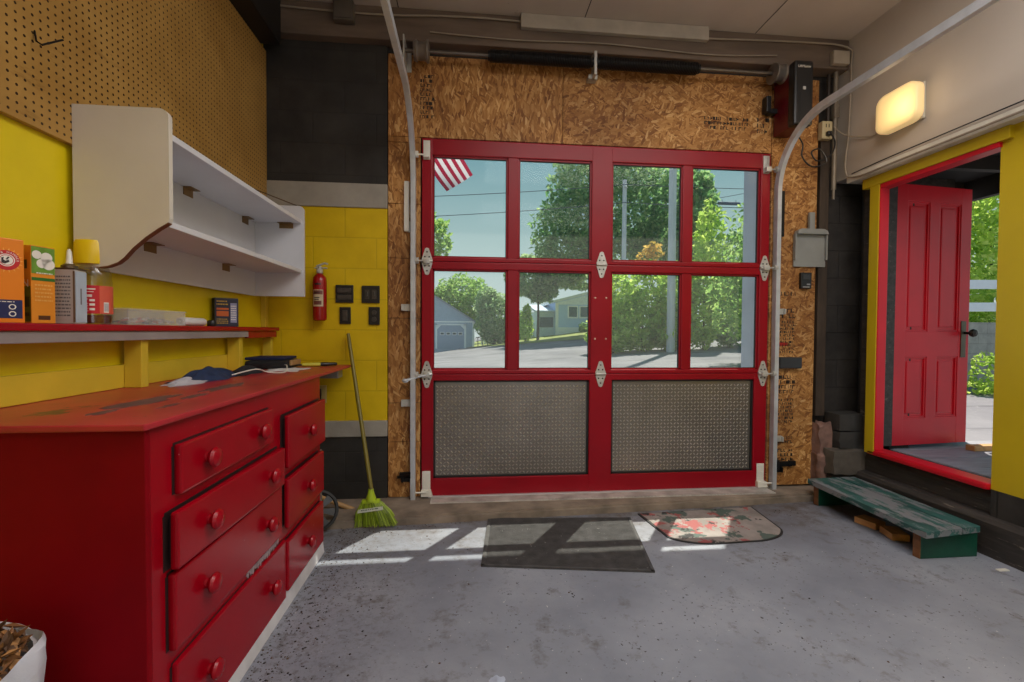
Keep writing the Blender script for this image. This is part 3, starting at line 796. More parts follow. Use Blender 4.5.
for a, c in ((zr[1], zr[2]), (zr[3], zr[4])):
    for u0, u1 in ((st_, cx0), (cx1, W - st_)):
        b.box(u0, u1, -.006, .006, a, c, ML)
        b.bbox(u0 + .03, u1 - .03, -.012, .012, a + .03, c - .03, .008, ML)
        for k_, e in enumerate(((u0 - .001, u0 + .012, a, c), (u1 - .012, u1 + .001, a, c), (u0, u1, a - .001, a + .012), (u0, u1, c - .012, c + .001))):
            q_ = .015 if k_ < 2 else .0144
            b.bbox(e[0], e[1], -q_, q_, e[2], e[3], .004, ML)
leaf = b.build('door_leaf', red_side, d2)
kb = MB().bbox(W - .075, W - .03, .0195, .025, .93, 1.19, .003, ML)
kb.build('lock_plate', pm('tarnished_plate', (104, 98, 84), .45, .7, var=.3), leaf)
kb = MB(); kc = LP(W - .045, .03, 1.105); axis = Nn
Mk = Nn.to_track_quat('Z', 'Y').to_matrix()
kb.lathe([(.009, -.01), (.009, .025), (.024, .035), (.030, .048), (.024, .060), (0, .064)], kc, 'z', 16, Mk)
kb.build('knob', pm('dark_bronze', (52, 46, 42), .35, .8), leaf, smooth=True)
# porch outside the side door
porch = MB()
n = 9
for i in range(n):
    y0 = 1.2 + i * .21
    porch.bbox(2.96, 4.0, y0 + .003, y0 + .207, .25, .288, .004)
po = porch.build('porch_deck', pm('grey_deck_board', (148, 148, 158), .6, var=.2, vs=6, streak=(1, 6, 1)))
tag(po, 'grey plank landing outside the open side door', 'deck')
bl = MB().bbox(3.48, 3.75, 2.80, 2.86, .288, .325, .004)
tag(bl.build('wood_wedge', raw_wood), 'raw wooden batten lying on the landing under the red side door', 'batten')
rf = MB().box(2.96, 4.2, 1.75, 3.6, 2.36, 2.40)
for i in range(4): rf.m(1).box(2.96, 4.15, 1.8 + i * .55, 1.85 + i * .55, 2.26, 2.36)
rf.m(1).box(4.12, 4.18, 1.75, 3.6, 2.2, 2.36)
rf_ = rf.build('porch_roof', [pm('soot_black_board', (26, 24, 24), .8), pm('dark_rafter', (40, 36, 34), .7)])
tag(rf_, 'dark lean-to roof over the landing outside the side door', 'roof')
wh = MB().tube(arc((2.35, 1.94), .34, .1, PI * .95, 14, 'yz', 3.9), .022, 10)
tag(wh.build('bent_pipe', pm('dull_pipe', (70, 68, 66), .4, .6), smooth=True), 'bent dull pipe hanging under the dark lean-to roof', 'pipe')
wh = MB().tube([(3.6, 1.9, 2.2), (4.1, 2.5, 2.22), (4.3, 3.2, 2.24)], .014, 8)
tag(wh.build('thin_pipe', pm('pale_pipe', (170, 168, 160), .4, .4), smooth=True), 'thin pale pipe strung under the dark lean-to roof', 'pipe')
dk = MB().box(3.12, 3.95, 3.38, 3.42, .2, 2.36)
tag(dk.build('porch_screen', dark_wood), 'dark board screen closing the end of the lean-to', 'screen')

# ================================================================== LEFT WALL
# pegboard
pg = MB().bbox(LX, LX + .022, -3.5, 3.052, 1.695, 2.86, .002)
tag(pg.build('pegboard', peg_m), 'large brown pegboard fixed along the upper left wall', 'pegboard')
hk = MB().tube([(-1.279, 1.493, 1.978), (-1.262, 1.479, 1.940), (-1.25, 1.482, 1.932), (-1.24, 1.54, 1.983)], .0028, 8)
tag(hk.build('wire_hook', black_met, smooth=True), 'bent black wire hook stuck in the pegboard', 'hook')
wn = MB().tube(smooth_pts([(LX + .02, 2.80, 1.93), (LX + .12, 2.85, 1.90), (LX + .25, 2.92, 1.86)], 4), .003, 6)
tag(wn.build('loose_wire', pm('rusty_wire', (96, 70, 50), .5, .5)), 'loose rusty wire poking out above the far end of the white shelf', 'wire')
# white shelf
ws = thing('wall_shelf', (-1.13, 2.25, 1.30), 'white painted two tier wall shelf with a scalloped side panel', 'shelf')
xb, xf = LX + .0225, -.985
ya, yb = 1.615, 2.872
def rounded_panel(x0, x1, z0, z1, r, scallop):
    pts = [(x0, z1)]
    for i in range(6):
        a = PI / 2 - i * PI / 10
        pts.append((x1 - r + r * math.cos(a), z1 - r + r * math.sin(a)))
    if scallop:
        pts += [(x1, 1.465), (x1 - .004, 1.452), (x1 - .035, 1.432), (x1 - .075, 1.402), (x1 - .115, 1.365), (x1 - .14, 1.335), (x1 - .16, 1.318), (x1 - .19, 1.306), (x1 - .215, 1.302), (x0, 1.30)]
    else:
        pts += [(x1, z0), (x0, z0)]
    return pts
MB().prism(rounded_panel(xb, xf, 1.30, 1.825, .03, True), 'y', ya, ya + .02).build('side_panel', white_paint, ws)
MB().prism(rounded_panel(xb, xf, 1.30, 1.842, .03, False), 'y', yb - .02, yb).build('side_panel', white_shelf, ws)
MB().bbox(xb + .0, xb + .014, ya + .02, yb - .02, 1.30, 1.745, .002).build('back_panel', white_shelf, ws)
MB().bbox(xb + .012, xf - .012, ya + .02, yb - .02, 1.735, 1.757, .003).build('shelf_board', white_shelf, ws)
MB().bbox(xb + .012, xf - .012, ya + .02, yb - .02, 1.440, 1.462, .003).build('shelf_board', white_shelf, ws)
brk = pm('brass_bracket', (142, 112, 70), .45, .6, var=.25)
def bracket(x, y, z, d):
    b = MB()
    if d == 'back':
        b.bbox(x, x + .003, y - .035, y + .035, z - .035, z, .001).bbox(x, x + .035, y - .035, y + .035, z - .003, z, .001)
    else:
        b.bbox(x - .04, x + .04, y - .003, y, z - .03, z, .001).bbox(x - .04, x + .04, y - .035, y, z - .003, z, .001)
    b.build('angle_bracket', brk, ws)
bracket(xb + .0145, 2.20, 1.7345, 'back'); bracket(xb + .0145, 2.73, 1.7345, 'back'); bracket(xb + .0145, 1.95, 1.4395, 'back'); bracket(xb + .0145, 2.52, 1.4395, 'back')
curve = [(xf - .004, 1.452), (xf - .035, 1.432), (xf - .075, 1.402), (xf - .115, 1.365), (xf - .14, 1.335), (xf - .16, 1.318), (xf - .19, 1.306), (xf - .215, 1.302)]
MB().prism(curve + [(a - .002, c - .004) for a, c in reversed(curve)], 'y', ya - .0004, ya + .0204).build('raw_edge', pm('raw_shelf_edge', (112, 66, 40), .7, var=.3, vs=30), ws)
bracket(xf - .10, yb - .0205, 1.7345, 'end')

# chest of drawers
dz = thing('chest_of_drawers', (-1.02, 1.8, FL), 'big red painted workbench chest of seven drawers along the left wall', 'chest of drawers')
FX = -.762; NY, FY = 1.15, 2.43; TZ = .878
gap_shade = pm('painted_drawer_shade', (34, 8, 10), .7)
b = MB()
b.bbox(LX + .002, FX, NY, FY, .02, .8615, .004)
body = b.build('carcass', [red_gloss], dz)
MB().bbox(LX + .002, FX + .004, NY - .004, NY + .015, .02, .8612, .003).build('side_board', red_shaded, dz)
b = MB().bbox(LX + .002, -.745, 1.125, 3.0, .862, TZ, .004)
b.build('worktop', counter_red, dz)
b = MB().prism([(-.755, FL), (-.742, FL + .002), (-.752, .022), (-.775, .024), (-.775, FL)], 'y', NY, FY)
b.build('plinth_strip', pm('chipped_white_plinth', (216, 214, 218), .5, var=.15, vs=8, chip=(120, 60, 58), chip_lo=.68, chip_s=12), dz)
def tz(z): return 1.1 - (1.1 - z) * 1.0545
def ty(y): return y * 1.0545
def drawer(y0, y1, zt, zb, out, drop=0.0, knobs=2, tilt=0.0):
    y0, y1, zt, zb = ty(y0), ty(y1), tz(zt), tz(zb)
    c = Vector((FX, (y0 + y1) / 2, (zt + zb) / 2))
    M = Matrix.Translation(c) @ Euler((tilt, 0, 0)).to_matrix().to_4x4() @ Matrix.Translation(-c)
    o = FX + out
    b = MB()
    b.bbox(o - .020, o, y0, y1, zb, zt, .007, M)
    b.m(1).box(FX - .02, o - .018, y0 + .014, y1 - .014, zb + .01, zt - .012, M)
    b.box(FX - .01, FX + .0012, y0 - .008, y0 + .03, zb + .002, zt - .004).box(FX - .01, FX + .0012, y0 - .002, y1 - .004, zt - .006, zt + .004)  # flat dark strips painted on the carcass as shadow beside each drawer
    d = b.build('drawer', [red_gloss, gap_shade], dz)
    ks = [(y0 + (y1 - y0) * .21, (zt + zb) / 2 - .0), (y0 + (y1 - y0) * .80, (zt + zb) / 2)] if knobs == 2 else [((y0 + y1) / 2, (zt + zb) / 2)]
    for y, z in ks:
        p = M @ Vector((o, y, z))
        MB().lathe([(.015, -.002), (.014, .005), (.018, .010), (.026, .015), (.029, .021), (.025, .029), (.014, .034), (0, .035)], p, 'x', 18).build('knob', red_gloss, d, smooth=True)
    return d
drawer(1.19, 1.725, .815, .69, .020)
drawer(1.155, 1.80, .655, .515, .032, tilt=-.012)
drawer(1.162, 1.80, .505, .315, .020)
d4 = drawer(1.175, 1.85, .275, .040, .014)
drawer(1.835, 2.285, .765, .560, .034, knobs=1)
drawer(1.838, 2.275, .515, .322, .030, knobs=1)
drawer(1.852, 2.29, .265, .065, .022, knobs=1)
b = MB()
rnd = random.Random(5)
for i in range(14):
    y = ty(1.55 + .018 * i); z = tz(.292 + .0 * i)
    b.prism([(y, z + rnd.uniform(-.012, .004)), (y + .012, z + rnd.uniform(-.03, -.01)), (y + .02, z + rnd.uniform(0, .02)), (y + .006, z + .018)], 'x', FX + .0005, FX + .004)
b.build('splintered_edge', pm('splintered_paint', (176, 160, 168), .6, var=.3), dz)
b = MB()   # flaked patches of bare wood on the worktop
def flake(cx_, cy_, rx_, ry_, seed):
    r_ = random.Random(seed); pts = []
    for k in range(26):
        a = 2 * PI * k / 26; q = 1 + r_.uniform(-.32, .2)
        pts.append((cx_ + rx_ * q * math.cos(a), cy_ + ry_ * q * math.sin(a)))
    b.prism(pts, 'z', TZ - .001, TZ + .0008)
flake(-.93, 1.84, .035, .14, 1); flake(-.98, 1.48, .04, .16, 2); flake(-.90, 1.60, .02, .07, 3); flake(-.96, 1.30, .02, .05, 4); flake(-.86, 1.4, .012, .05, 8)
b.build('bare_patch', pm('bare_dark_wood', (104, 72, 66), .7, var=.3, vs=20), dz)

# backboard ledge with posts and the narrow red shelf
ls = thing('narrow_shelf', (-1.25, 2.1, TZ), 'narrow red ledge shelf on yellow posts above the workbench', 'shelf')
MB().bbox(LX + .001, -1.195, .2, 3.02, 1.092, 1.114, .004).build('shelf_board', red_gloss, ls)
MB().bbox(-1.218, -1.203, .2, 2.63, 1.058, 1.091, .002).build('apron', pm('grey_apron', (150, 142, 142), .6, var=.15), ls)
MB().bbox(-1.222, -1.207, 2.63, 3.01, 1.052, 1.091, .002).build('apron', red_gloss, ls)
MB().bbox(LX + .001, LX + .018, .2, 2.65, TZ + .001, .965, .003).build('backboard', yellow_wood, ls)
for y in (1.83, 2.565, .9):
    MB().bbox(LX + .019, -1.2195, y, y + .038, TZ + .0005, 1.0915, .003).build('post', yellow_wood, ls)
MB().bbox(LX + .019, -1.23, 2.98, 3.015, TZ + .0005, 1.0915, .003).build('post', yellow_wood, ls)
cp = MB().bbox(LX + .0005, LX + .03, 3.0, 3.045, 1.115, 1.69, .003)
tag(cp.build('corner_batten', yellow_wood), 'yellow upright batten in the corner behind the white shelf', 'batten')

# ---- things on the narrow shelf
SZ = 1.1142
def label_bars(b, o, ux, uz, w, h, rows, seed, depth=.0004):
    """illegible small print as rows of thin bars"""
    r_ = random.Random(seed); o = Vector(o); ux = Vector(ux); uz = Vector(uz)
    nrm = ux.cross(uz).normalized() * depth
    for i in range(rows):
        x = 0
        while x < w * .95:
            l_ = r_.uniform(.05, .22) * w
            z = h * (i + .3) / rows
            l2 = min(l_, w - x)
            b.add([o + ux * x + uz * z + nrm, o + ux * (x + l2) + uz * z + nrm, o + ux * (x + l2) + uz * (z + h * .4 / rows) + nrm, o + ux * x + uz * (z + h * .4 / rows) + nrm], [(0, 1, 2, 3)])
            x += l_ + .04 * w
orange_c = pm('orange_card', (232, 130, 20), .4, var=.03, bump=.02)
navy = pm('navy_print', (24, 36, 90), .4, var=.03)
white_p = pm('white_print', (235, 230, 222), .45, var=.03, bump=.01)
red_p = pm('red_print', (196, 28, 40), .4, var=.03, bump=.01)
green_p = pm('green_print', (106, 148, 54), .4, var=.25, vs=40)
olive_p = pm('olive_print', (96, 100, 24), .4, var=.25, vs=40)
# orange box 1: face seen is along the shelf, turned to the viewer
bx = thing('baking_soda_box', (-1.25, 1.32, SZ), 'tall orange carton with a round red emblem at the near end of the ledge', 'carton', 'orange cartons on the ledge')
ang1 = math.radians(-40)
def facebox(root, name, c, w_, d_, h_, yawa, m):
    """upright carton; local x runs along its front, front normal = -local y"""
    M = Matrix.Translation(Vector(c)) @ Matrix.Rotation(yawa, 4, 'Z')
    MB().bbox(-w_ / 2, w_ / 2, 0, d_, 0, h_, .002, M).build(name, m, root)
    return M
# carton front centre chosen so that it stands on the ledge
M1 = facebox(bx, 'carton', (-1.238, 1.345, SZ), .082, .05, .227, math.radians(62), orange_c)
def on(M, x, z, y=-.0006): return M @ Vector((x, y, z))
def disc(b, M, x, z, r_, y, n=24, r0=0):
    vs = []; fs = []
    if r0 == 0:
        vs = [on(M, x + r_ * math.cos(2 * PI * k / n), z + r_ * math.sin(2 * PI * k / n), y) for k in range(n)]; fs = [tuple(range(n))]
    else:
        for k in range(n):
            a = 2 * PI * k / n
            vs += [on(M, x + r_ * math.cos(a), z + r_ * math.sin(a), y), on(M, x + r0 * math.cos(a), z + r0 * math.sin(a), y)]
        fs = [(2 * k, 2 * k + 1, (2 * k + 3) % (2 * n), (2 * k + 2) % (2 * n)) for k in range(n)]
    b.add(vs, fs)
b = MB()
ex, ez = .006, .168
b.m(0)
for k in range(18):
    a = 2 * PI * k / 18
    b.add([on(M1, ex + .026 * math.cos(a - .09), ez + .026 * math.sin(a - .09), -.0005), on(M1, ex + .034 * math.cos(a), ez + .034 * math.sin(a), -.0005), on(M1, ex + .026 * math.cos(a + .09), ez + .026 * math.sin(a + .09), -.0005)], [(0, 1, 2)])
b.m(1); disc(b, M1, ex, ez, .027, -.0007)
b.m(2); disc(b, M1, ex, ez, .0168, -.0010)
b.m(1); disc(b, M1, ex, ez, .0145, -.0012, r0=.0128)
b.m(3)   # arm holding a hammer
b.add([on(M1, ex + x, ez + z, -.0014) for x, z in ((-.010, -.008), (-.003, -.010), (.006, -.004), (.004, .002), (-.002, -.002), (-.006, .001), (-.005, .008), (-.010, .006))], [tuple(range(8))])
b.add([on(M1, ex + x, ez + z, -.0014) for x, z in ((-.002, .002), (.001, .001), (.006, .008), (.003, .010))], [(0, 1, 2, 3)])
b.m(2)
word = 'ARM & HAMMER'
for i, ch in enumerate(word):
    a = math.radians(180 - i * 180 / (len(word) - 1)); rr = .0215
    if ch == ' ': continue
    Mx = M1 @ frameM((ex + rr * math.cos(a), -.0012, ez + rr * math.sin(a)), (math.sin(a), 0, -math.cos(a)), (math.cos(a), 0, math.sin(a)))
    b.text(ch, Mx, .0075)
b.build('emblem', [pm('pale_rays', (240, 170, 80), .4), red_p, white_p, pm('dark_print', (40, 30, 40), .4)], bx)
b = MB()
b.m(0).add([on(M1, x, z, -.0006) for x, z in ((-.041, .012), (.036, .012), (.036, .062), (-.041, .062))], [(0, 1, 2, 3)])
b.m(1)
for cx_ in (-.02, .016):
    for cz_ in (.024, .043): disc(b, M1, cx_, cz_, .0075, -.0009, 16, .005)
label_bars(b, on(M1, -.03, .054, -.0008), M1.to_3x3() @ Vector((1, 0, 0)), (0, 0, 1), .055, .005, 1, 3)
b.build('print_panel', [navy, white_p], bx)
# carton 2
bx = thing('air_freshener_carton', (-1.245, 1.42, SZ), 'orange carton with a green egg picture standing second from the near end', 'carton', 'orange cartons on the ledge')
M2 = facebox(bx, 'carton', (-1.226, 1.446, SZ), .060, .052, .222, math.radians(76), pm('amber_card', (226, 142, 36), .4, var=.05))
b = MB()
fr = lambda x0, x1, z0, z1, y=-.0006: b.add([on(M2, x, z, y) for x, z in ((x0, z0), (x1, z0), (x1, z1), (x0, z1))], [(0, 1, 2, 3)])
b.m(0); fr(-.029, .029, .142, .219)
b.m(4); fr(-.029, .029, .122, .131)
b.m(1)
for x, z, r_ in ((.008, .19, .015), (-.004, .172, .013), (.013, .171, .016), (-.016, .196, .012)):
    disc(b, M2, x, z, r_, -.0009)
label_bars(b, on(M2, -.018, .140, -.001), M2.to_3x3() @ Vector((1, 0, 0)), (0, 0, 1), .040, .008, 1, 9)
b.m(2); fr(-.014, .016, .010, .022)
b.m(3); label_bars(b, on(M2, -.022, .06, -.0008), M2.to_3x3() @ Vector((1, 0, 0)), (0, 0, 1), .044, .055, 5, 8)
b.build('front_print', [green_p, white_p, pm('dark_brown_print', (90, 50, 24), .4), pm('tan_print', (236, 176, 92), .4), pm('deep_green_print', (50, 110, 40), .4)], bx)
# side print of carton 2 (its near side)
S2 = M2 @ Matrix.Rotation(-PI / 2, 4, 'Z')
S2 = M2 @ frameM((-.030, .052, 0), (0, -1, 0), (0, 0, 1))
b = MB()
side = lambda x0, x1, z0, z1, d_=.0006: b.add([S2 @ Vector(q) for q in ((x0, z0, d_), (x1, z0, d_), (x1, z1, d_), (x0, z1, d_))], [(0, 1, 2, 3)])
b.m(0); side(.002, .050, .004, .105)
b.m(1); side(.006, .046, .02, .03, .0009); side(.006, .046, .046, .075, .0009); side(.01, .04, .155, .18, .0009)
b.m(2); b.text('A', S2 @ Matrix.Translation((.022, .13, .001)), .03); b.text('N', S2 @ Matrix.Translation((.034, .112, .001)), .03)
b.build('side_print', [olive_p, pm('dark_olive', (48, 46, 22), .4), white_p], bx)
# solvent can
cn = thing('spray_tin', (-1.24, 1.53, SZ), 'rectangular pale tin with a white spout between the carton and the jar', 'tin')
M3 = facebox(cn, 'tin_body', (-1.235, 1.522, SZ), .058, .05, .168, math.radians(6), pm('pale_tin', (206, 200, 196), .35, .3, var=.04))
M3s = M3 @ frameM((.030, 0, 0), (0, 1, 0), (0, 0, 1))
b = MB().bbox(-.031, .031, -.001, .053, .166, .172, .002, M3)
b.lathe([(.020, .172), (.020, .180), (.017, .182), (.012, .186)], M3 @ Vector((0, .026, 0)), 'z', 18)
b.build('tin_rim', pm('brown_tin', (112, 98, 84), .35, .8), cn, smooth=True)
b = MB().lathe([(.011, .183), (.0085, .19), (.006, .225), (.003, .232), (0, .233)], M3 @ Vector((0, .026, 0)), 'z', 14)
b.build('spout', white_pl, cn, smooth=True)
b = MB(); b.m(0); label_bars(b, on(M3, -.026, .02, -.0006), M3.to_3x3() @ Vector((1, 0, 0)), (0, 0, 1), .045, .13, 12, 4)
b.m(1); b.add([M3s @ Vector(q) for q in ((.002, .004, .0006), (.050, .004, .0006), (.050, .162, .0006), (.002, .162, .0006))], [(0, 1, 2, 3)])
b.m(0); b.add([M3s @ Vector(q) for q in ((.022, .06, .0009), (.028, .06, .0009), (.028, .11, .0009), (.022, .11, .0009))], [(0, 1, 2, 3)])
b.m(2); b.add([M3 @ Vector(q) for q in ((.0255, -.0008, .004), (.0305, -.0008, .004), (.0305, -.0008, .162), (.0255, -.0008, .162))], [(0, 1, 2, 3)])
b.build('label_print', [pm('grey_print', (110, 108, 112), .5), pm('pale_blue_label', (176, 190, 206), .4), pm('brown_print', (112, 84, 60), .5)], cn)
# jar with yellow lid
jr = thing('plastic_jar', (-1.235, 1.655, SZ), 'clear plastic jar with yellow lid and red label on the ledge', 'jar')
jc = (-1.240, 1.645, SZ)
plastic_clear = glass_mat('clear_plastic', (0.92, 0.91, 0.86), .13, .18)
MB().lathe([(.040, 0), (.046, .004), (.047, .12), (.046, .13), (.047, .14), (.044, .155), (.045, .165), (.040, .18), (.036, .19), (.036, .20)], jc, 'z', 28).build('jar_body', plastic_clear, jr, smooth=True)
MB().lathe([(.0, .003), (.0395, .004), (.0425, .008), (.0425, .03), (0, .031)], jc, 'z', 24).build('jar_contents', pm('dark_red_fill', (96, 20, 18), .5), jr, smooth=True)
MB().lathe([(.042, .196), (.050, .197), (.051, .205), (.049, .264), (.045, .274), (0, .275)], jc, 'z', 26).build('lid', pm('yellow_lid', (232, 196, 20), .35, var=.03), jr, smooth=True)
b = MB(); b.m(0)
def cyl_patch(a0, a1, z0, z1, r_, n=14):
    vs = []
    for i in range(n + 1):
        a = math.radians(a0 + (a1 - a0) * i / n)
        vs += [(jc[0] + r_ * math.cos(a), jc[1] + r_ * math.sin(a), jc[2] + z0), (jc[0] + r_ * math.cos(a), jc[1] + r_ * math.sin(a), jc[2] + z1)]
    b.add(vs, [(2 * i, 2 * i + 2, 2 * i + 3, 2 * i + 1) for i in range(n)])
cyl_patch(-150, -38, .034, .126, .0476)
b.m(1); cyl_patch(-38, 70, .034, .126, .0475)
b.m(2); cyl_patch(-25, -6, .038, .072, .0480); cyl_patch(-80, -60, .088, .096, .0480); cyl_patch(-82, -50, .112, .116, .0480); cyl_patch(-80, -55, .104, .106, .0480)
for z in (.045, .06, .074): cyl_patch(-68, -52, z, z + .007, .0480)
for z in (.042, .05, .058, .066, .08): cyl_patch(-85, -72, z, z + .002, .0480)
b.m(3)
for k in range(6): cyl_patch(-23 + k * 2.8, -22 + k * 2.8, .042, .068, .0483, 2)
b.build('jar_label', [red_p, pm('coral_print', (214, 92, 70), .4), white_p, navy], jr)
# clear tray with hardware
tr = thing('clear_tray', (-1.245, 1.88, SZ), 'shallow clear plastic tray of small hardware behind the jar', 'tray')
def tray_shell(x0, x1, y0, y1, z0, z1, t_):
    b = MB()
    b.box(x0, x1, y0, y1, z0, z0 + t_)
    b.box(x0, x0 + t_, y0, y1, z0, z1).box(x1 - t_, x1, y0, y1, z0, z1).box(x0, x1, y0, y0 + t_, z0, z1).box(x0, x1, y1 - t_, y1, z0, z1)
    return b
b = tray_shell(-1.292, -1.203, 1.74, 2.07, SZ, SZ + .058, .002)
b.bbox(-1.295, -1.200, 1.736, 2.074, SZ + .054, SZ + .060, .002)
frost, tf = new('frosted_plastic')
_a = tf.n('ShaderNodeBsdfTransparent'); _d = tf.n('ShaderNodeBsdfDiffuse'); _d.inputs[0].default_value = (.8, .79, .77, 1)
_x = tf.n('ShaderNodeMixShader'); _x.inputs[0].default_value = .22
tf.l(_a.outputs[0], _x.inputs[1]); tf.l(_d.outputs[0], _x.inputs[2])
tf.l(_x.outputs[0], tf.n('ShaderNodeOutputMaterial').inputs[0])
b.build('tray_shell', frost, tr)
rnd = random.Random(11)
hw = MB()
for i in range(46):
    x, y, z = rnd.uniform(-1.28, -1.215), rnd.uniform(1.76, 2.05), SZ + .004 + rnd.uniform(0.004, .018)
    hw.m(rnd.choice((0, 0, 1, 1, 2)))
    a = rnd.uniform(0, PI); l_ = rnd.uniform(.006, .02)
    hw.tube([(x - l_ * math.cos(a) * .4, y - l_ * math.sin(a), z), (x + l_ * math.cos(a) * .4, y + l_ * math.sin(a), z + rnd.uniform(-.004, .006))], rnd.uniform(.002, .006), 6)
h_ = hw.build('small_hardware', [galv_dull, black_met, pm('red_bits', (170, 60, 40), .5)], tr); h_['kind'] = 'stuff'
# white roll, black cap, blue box
rl = thing('paper_roll', (-1.235, 2.18, SZ), 'white rolled plastic sheet lying beside the clear tray', 'roll')
MB().lathe([(0, 0), (.016, .001), (.018, .006), (.018, .17), (.015, .178), (0, .18)], (-1.235, 2.085, SZ + .0185), 'y', 18).build('roll', pm('white_sheet', (226, 224, 226), .5, var=.05, bump=.2), rl, smooth=True)
MB().lathe([(.013, 0), (.010, -.0006), (0, -.0008)], (-1.235, 2.086, SZ + .0185), 'y', 14).build('roll_end', pm('grey_core', (150, 148, 150), .6), rl)
bc = MB().lathe([(.018, 0), (.02, .003), (.02, .024), (.017, .028), (0, .029)], (-1.237, 2.335, SZ), 'z', 18)
tag(bc.build('black_cap', black_pl, smooth=True), 'small black cap between the white roll and the dark blue box', 'cap')
bb_ = thing('printed_box', (-1.24, 2.50, SZ), 'small dark blue printed box at the far end of the ledge', 'carton')
M4 = facebox(bb_, 'carton', (-1.225, 2.45, SZ), .105, .06, .145, math.radians(40), pm('dark_blue_card', (28, 32, 62), .4, var=.08))
b = MB()
fr4 = lambda x0, x1, z0, z1, y=-.0006: b.add([on(M4, x, z, y) for x, z in ((x0, z0), (x1, z0), (x1, z1), (x0, z1))], [(0, 1, 2, 3)])
b.m(0); label_bars(b, on(M4, -.045, .105, -.0007), M4.to_3x3() @ Vector((1, 0, 0)), (0, 0, 1), .05, .03, 2, 21)
b.m(1); fr4(-.045, .008, .052, .078); fr4(-.045, .008, .084, .094)
b.m(2); fr4(.016, .045, .02, .12); b.m(3); label_bars(b, on(M4, .018, .03, -.0009), M4.to_3x3() @ Vector((1, 0, 0)), (0, 0, 1), .024, .08, 7, 22)
b.m(0); label_bars(b, on(M4, -.045, .012, -.0007), M4.to_3x3() @ Vector((1, 0, 0)), (0, 0, 1), .05, .03, 3, 23)
b.build('front_print', [pm('mustard_print', (196, 160, 60), .4), pm('orange_print', (200, 96, 40), .4), pm('pale_violet_print', (140, 142, 176), .4), white_p], bb_)

# ---- clutter on the worktop
def cloth(name, c, s, m, seed, label, cat, hgt=.03, n=30, rot=0.0):
    """a crumpled closed cloth lump"""
    rnd = random.Random(seed); bm = bmesh.new(); bmesh.ops.create_grid(bm, x_segments=n, y_segments=n, size=1)
    ph = [(rnd.uniform(-8, 8), rnd.uniform(-8, 8), rnd.uniform(0, 6)) for _ in range(7)]
    for q in bm.verts:
        x, y = q.co.x, q.co.y
        e = max(0.0, 1 - min(1, math.hypot(x, y)) ** 2.2)
        z = .5 + .9 * sum(math.sin(a * x + bb2 * y + p) for a, bb2, p in ph) / 7
        wob = 1 + .18 * math.sin(5 * math.atan2(y, x) + seed)
        X, Y = x * s[0] * wob, y * s[1] * wob
        q.co = Vector((c[0] + X * math.cos(rot) - Y * math.sin(rot), c[1] + X * math.sin(rot) + Y * math.cos(rot), c[2] + .0015 + e * hgt * z * 1.4))
    ext = bmesh.ops.extrude_face_region(bm, geom=bm.faces[:])
    for q in [g for g in ext['geom'] if isinstance(g, bmesh.types.BMVert)]: q.co.z = max(c[2] + .0004, q.co.z - .003)
    return tag(MB().bm(bm).build(name, m, smooth=True), label, cat)
cloth('shop_rag', (-1.15, 2.14, TZ), (.075, .16), pm('navy_cloth', (34, 50, 84), .85, var=.3, vs=30, bump=.3), 2, 'crumpled navy blue rag on the worktop below the ledge', 'rag', .06)
cloth('shop_rag', (-1.12, 2.42, TZ), (.06, .13), pm('black_cloth', (30, 32, 38), .85, var=.3, vs=30, bump=.3), 7, 'crumpled black rag behind the navy one on the worktop', 'rag', .045)
cloth('paper_scrap', (-1.14, 1.99, TZ), (.05, .12), pm('pale_paper', (190, 188, 196), .7, var=.1), 9, 'crumpled pale paper next to the navy rag', 'paper', .018)
cloth('paper_scrap', (-1.0, 2.62, TZ), (.09, .12), pm('white_paper', (216, 214, 214), .7, var=.05), 12, 'white papers at the far end of the worktop', 'paper', .01)
tb = thing('tool_pouch', (-1.12, 2.74, TZ), 'black tool pouch with a blue edge at the far end of the worktop', 'pouch')
MB().bbox(-1.23, -1.0, 2.63, 2.84, TZ + .003, TZ + .05, .018).build('pouch', pm('black_canvas', (26, 27, 32), .8, bump=.3), tb)
MB().bbox(-1.24, -1.03, 2.66, 2.86, TZ + .0505, TZ + .066, .006).build('pouch_flap', pm('navy_canvas', (24, 34, 74), .7), tb)
MB().bbox(-1.0005, -.985, 2.66, 2.80, TZ + .02, TZ + .05, .005).build('tan_tab', pm('tan_leather', (168, 130, 84), .6), tb)
hm = thing('scraper', (-.9, 2.86, TZ), 'scraper with yellow and black handle at the counter end', 'scraper')
Mh = Matrix.Translation((-.98, 2.80, TZ + .014)) @ Matrix.Rotation(math.radians(22), 4, 'Z')
MB().lathe([(0, 0), (.010, .001), (.013, .02), (.013, .06), (.010, .075)], (0, 0, 0), 'x', 12, None).build('tmp', black_pl) if False else None
def lath(prof, M, n=12):
    b = MB(); vs = []
    for r_, h in prof:
        for k in range(n):
            a = 2 * PI * k / n; vs.append(M @ Vector((h, r_ * math.cos(a), r_ * math.sin(a))))
    fs = [(i * n + k, i * n + (k + 1) % n, (i + 1) * n + (k + 1) % n, (i + 1) * n + k) for i in range(len(prof) - 1) for k in range(n)]
    fs += [tuple(range(n))[::-1], tuple((len(prof) - 1) * n + k for k in range(n))]
    return b.add(vs, fs)
lath([(.009, .0), (.012, .02), (.012, .10)], Mh).build('handle', pm('yellow_grip', (196, 190, 60), .5), hm, smooth=True)
lath([(.0115, .1005), (.0125, .12), (.010, .19), (.006, .195)], Mh).build('grip_end', black_pl, hm, smooth=True)
MB().bbox(-.10, -.002, -.03, .03, -.004, .004, .002, Mh).build('blade', black_met, hm)
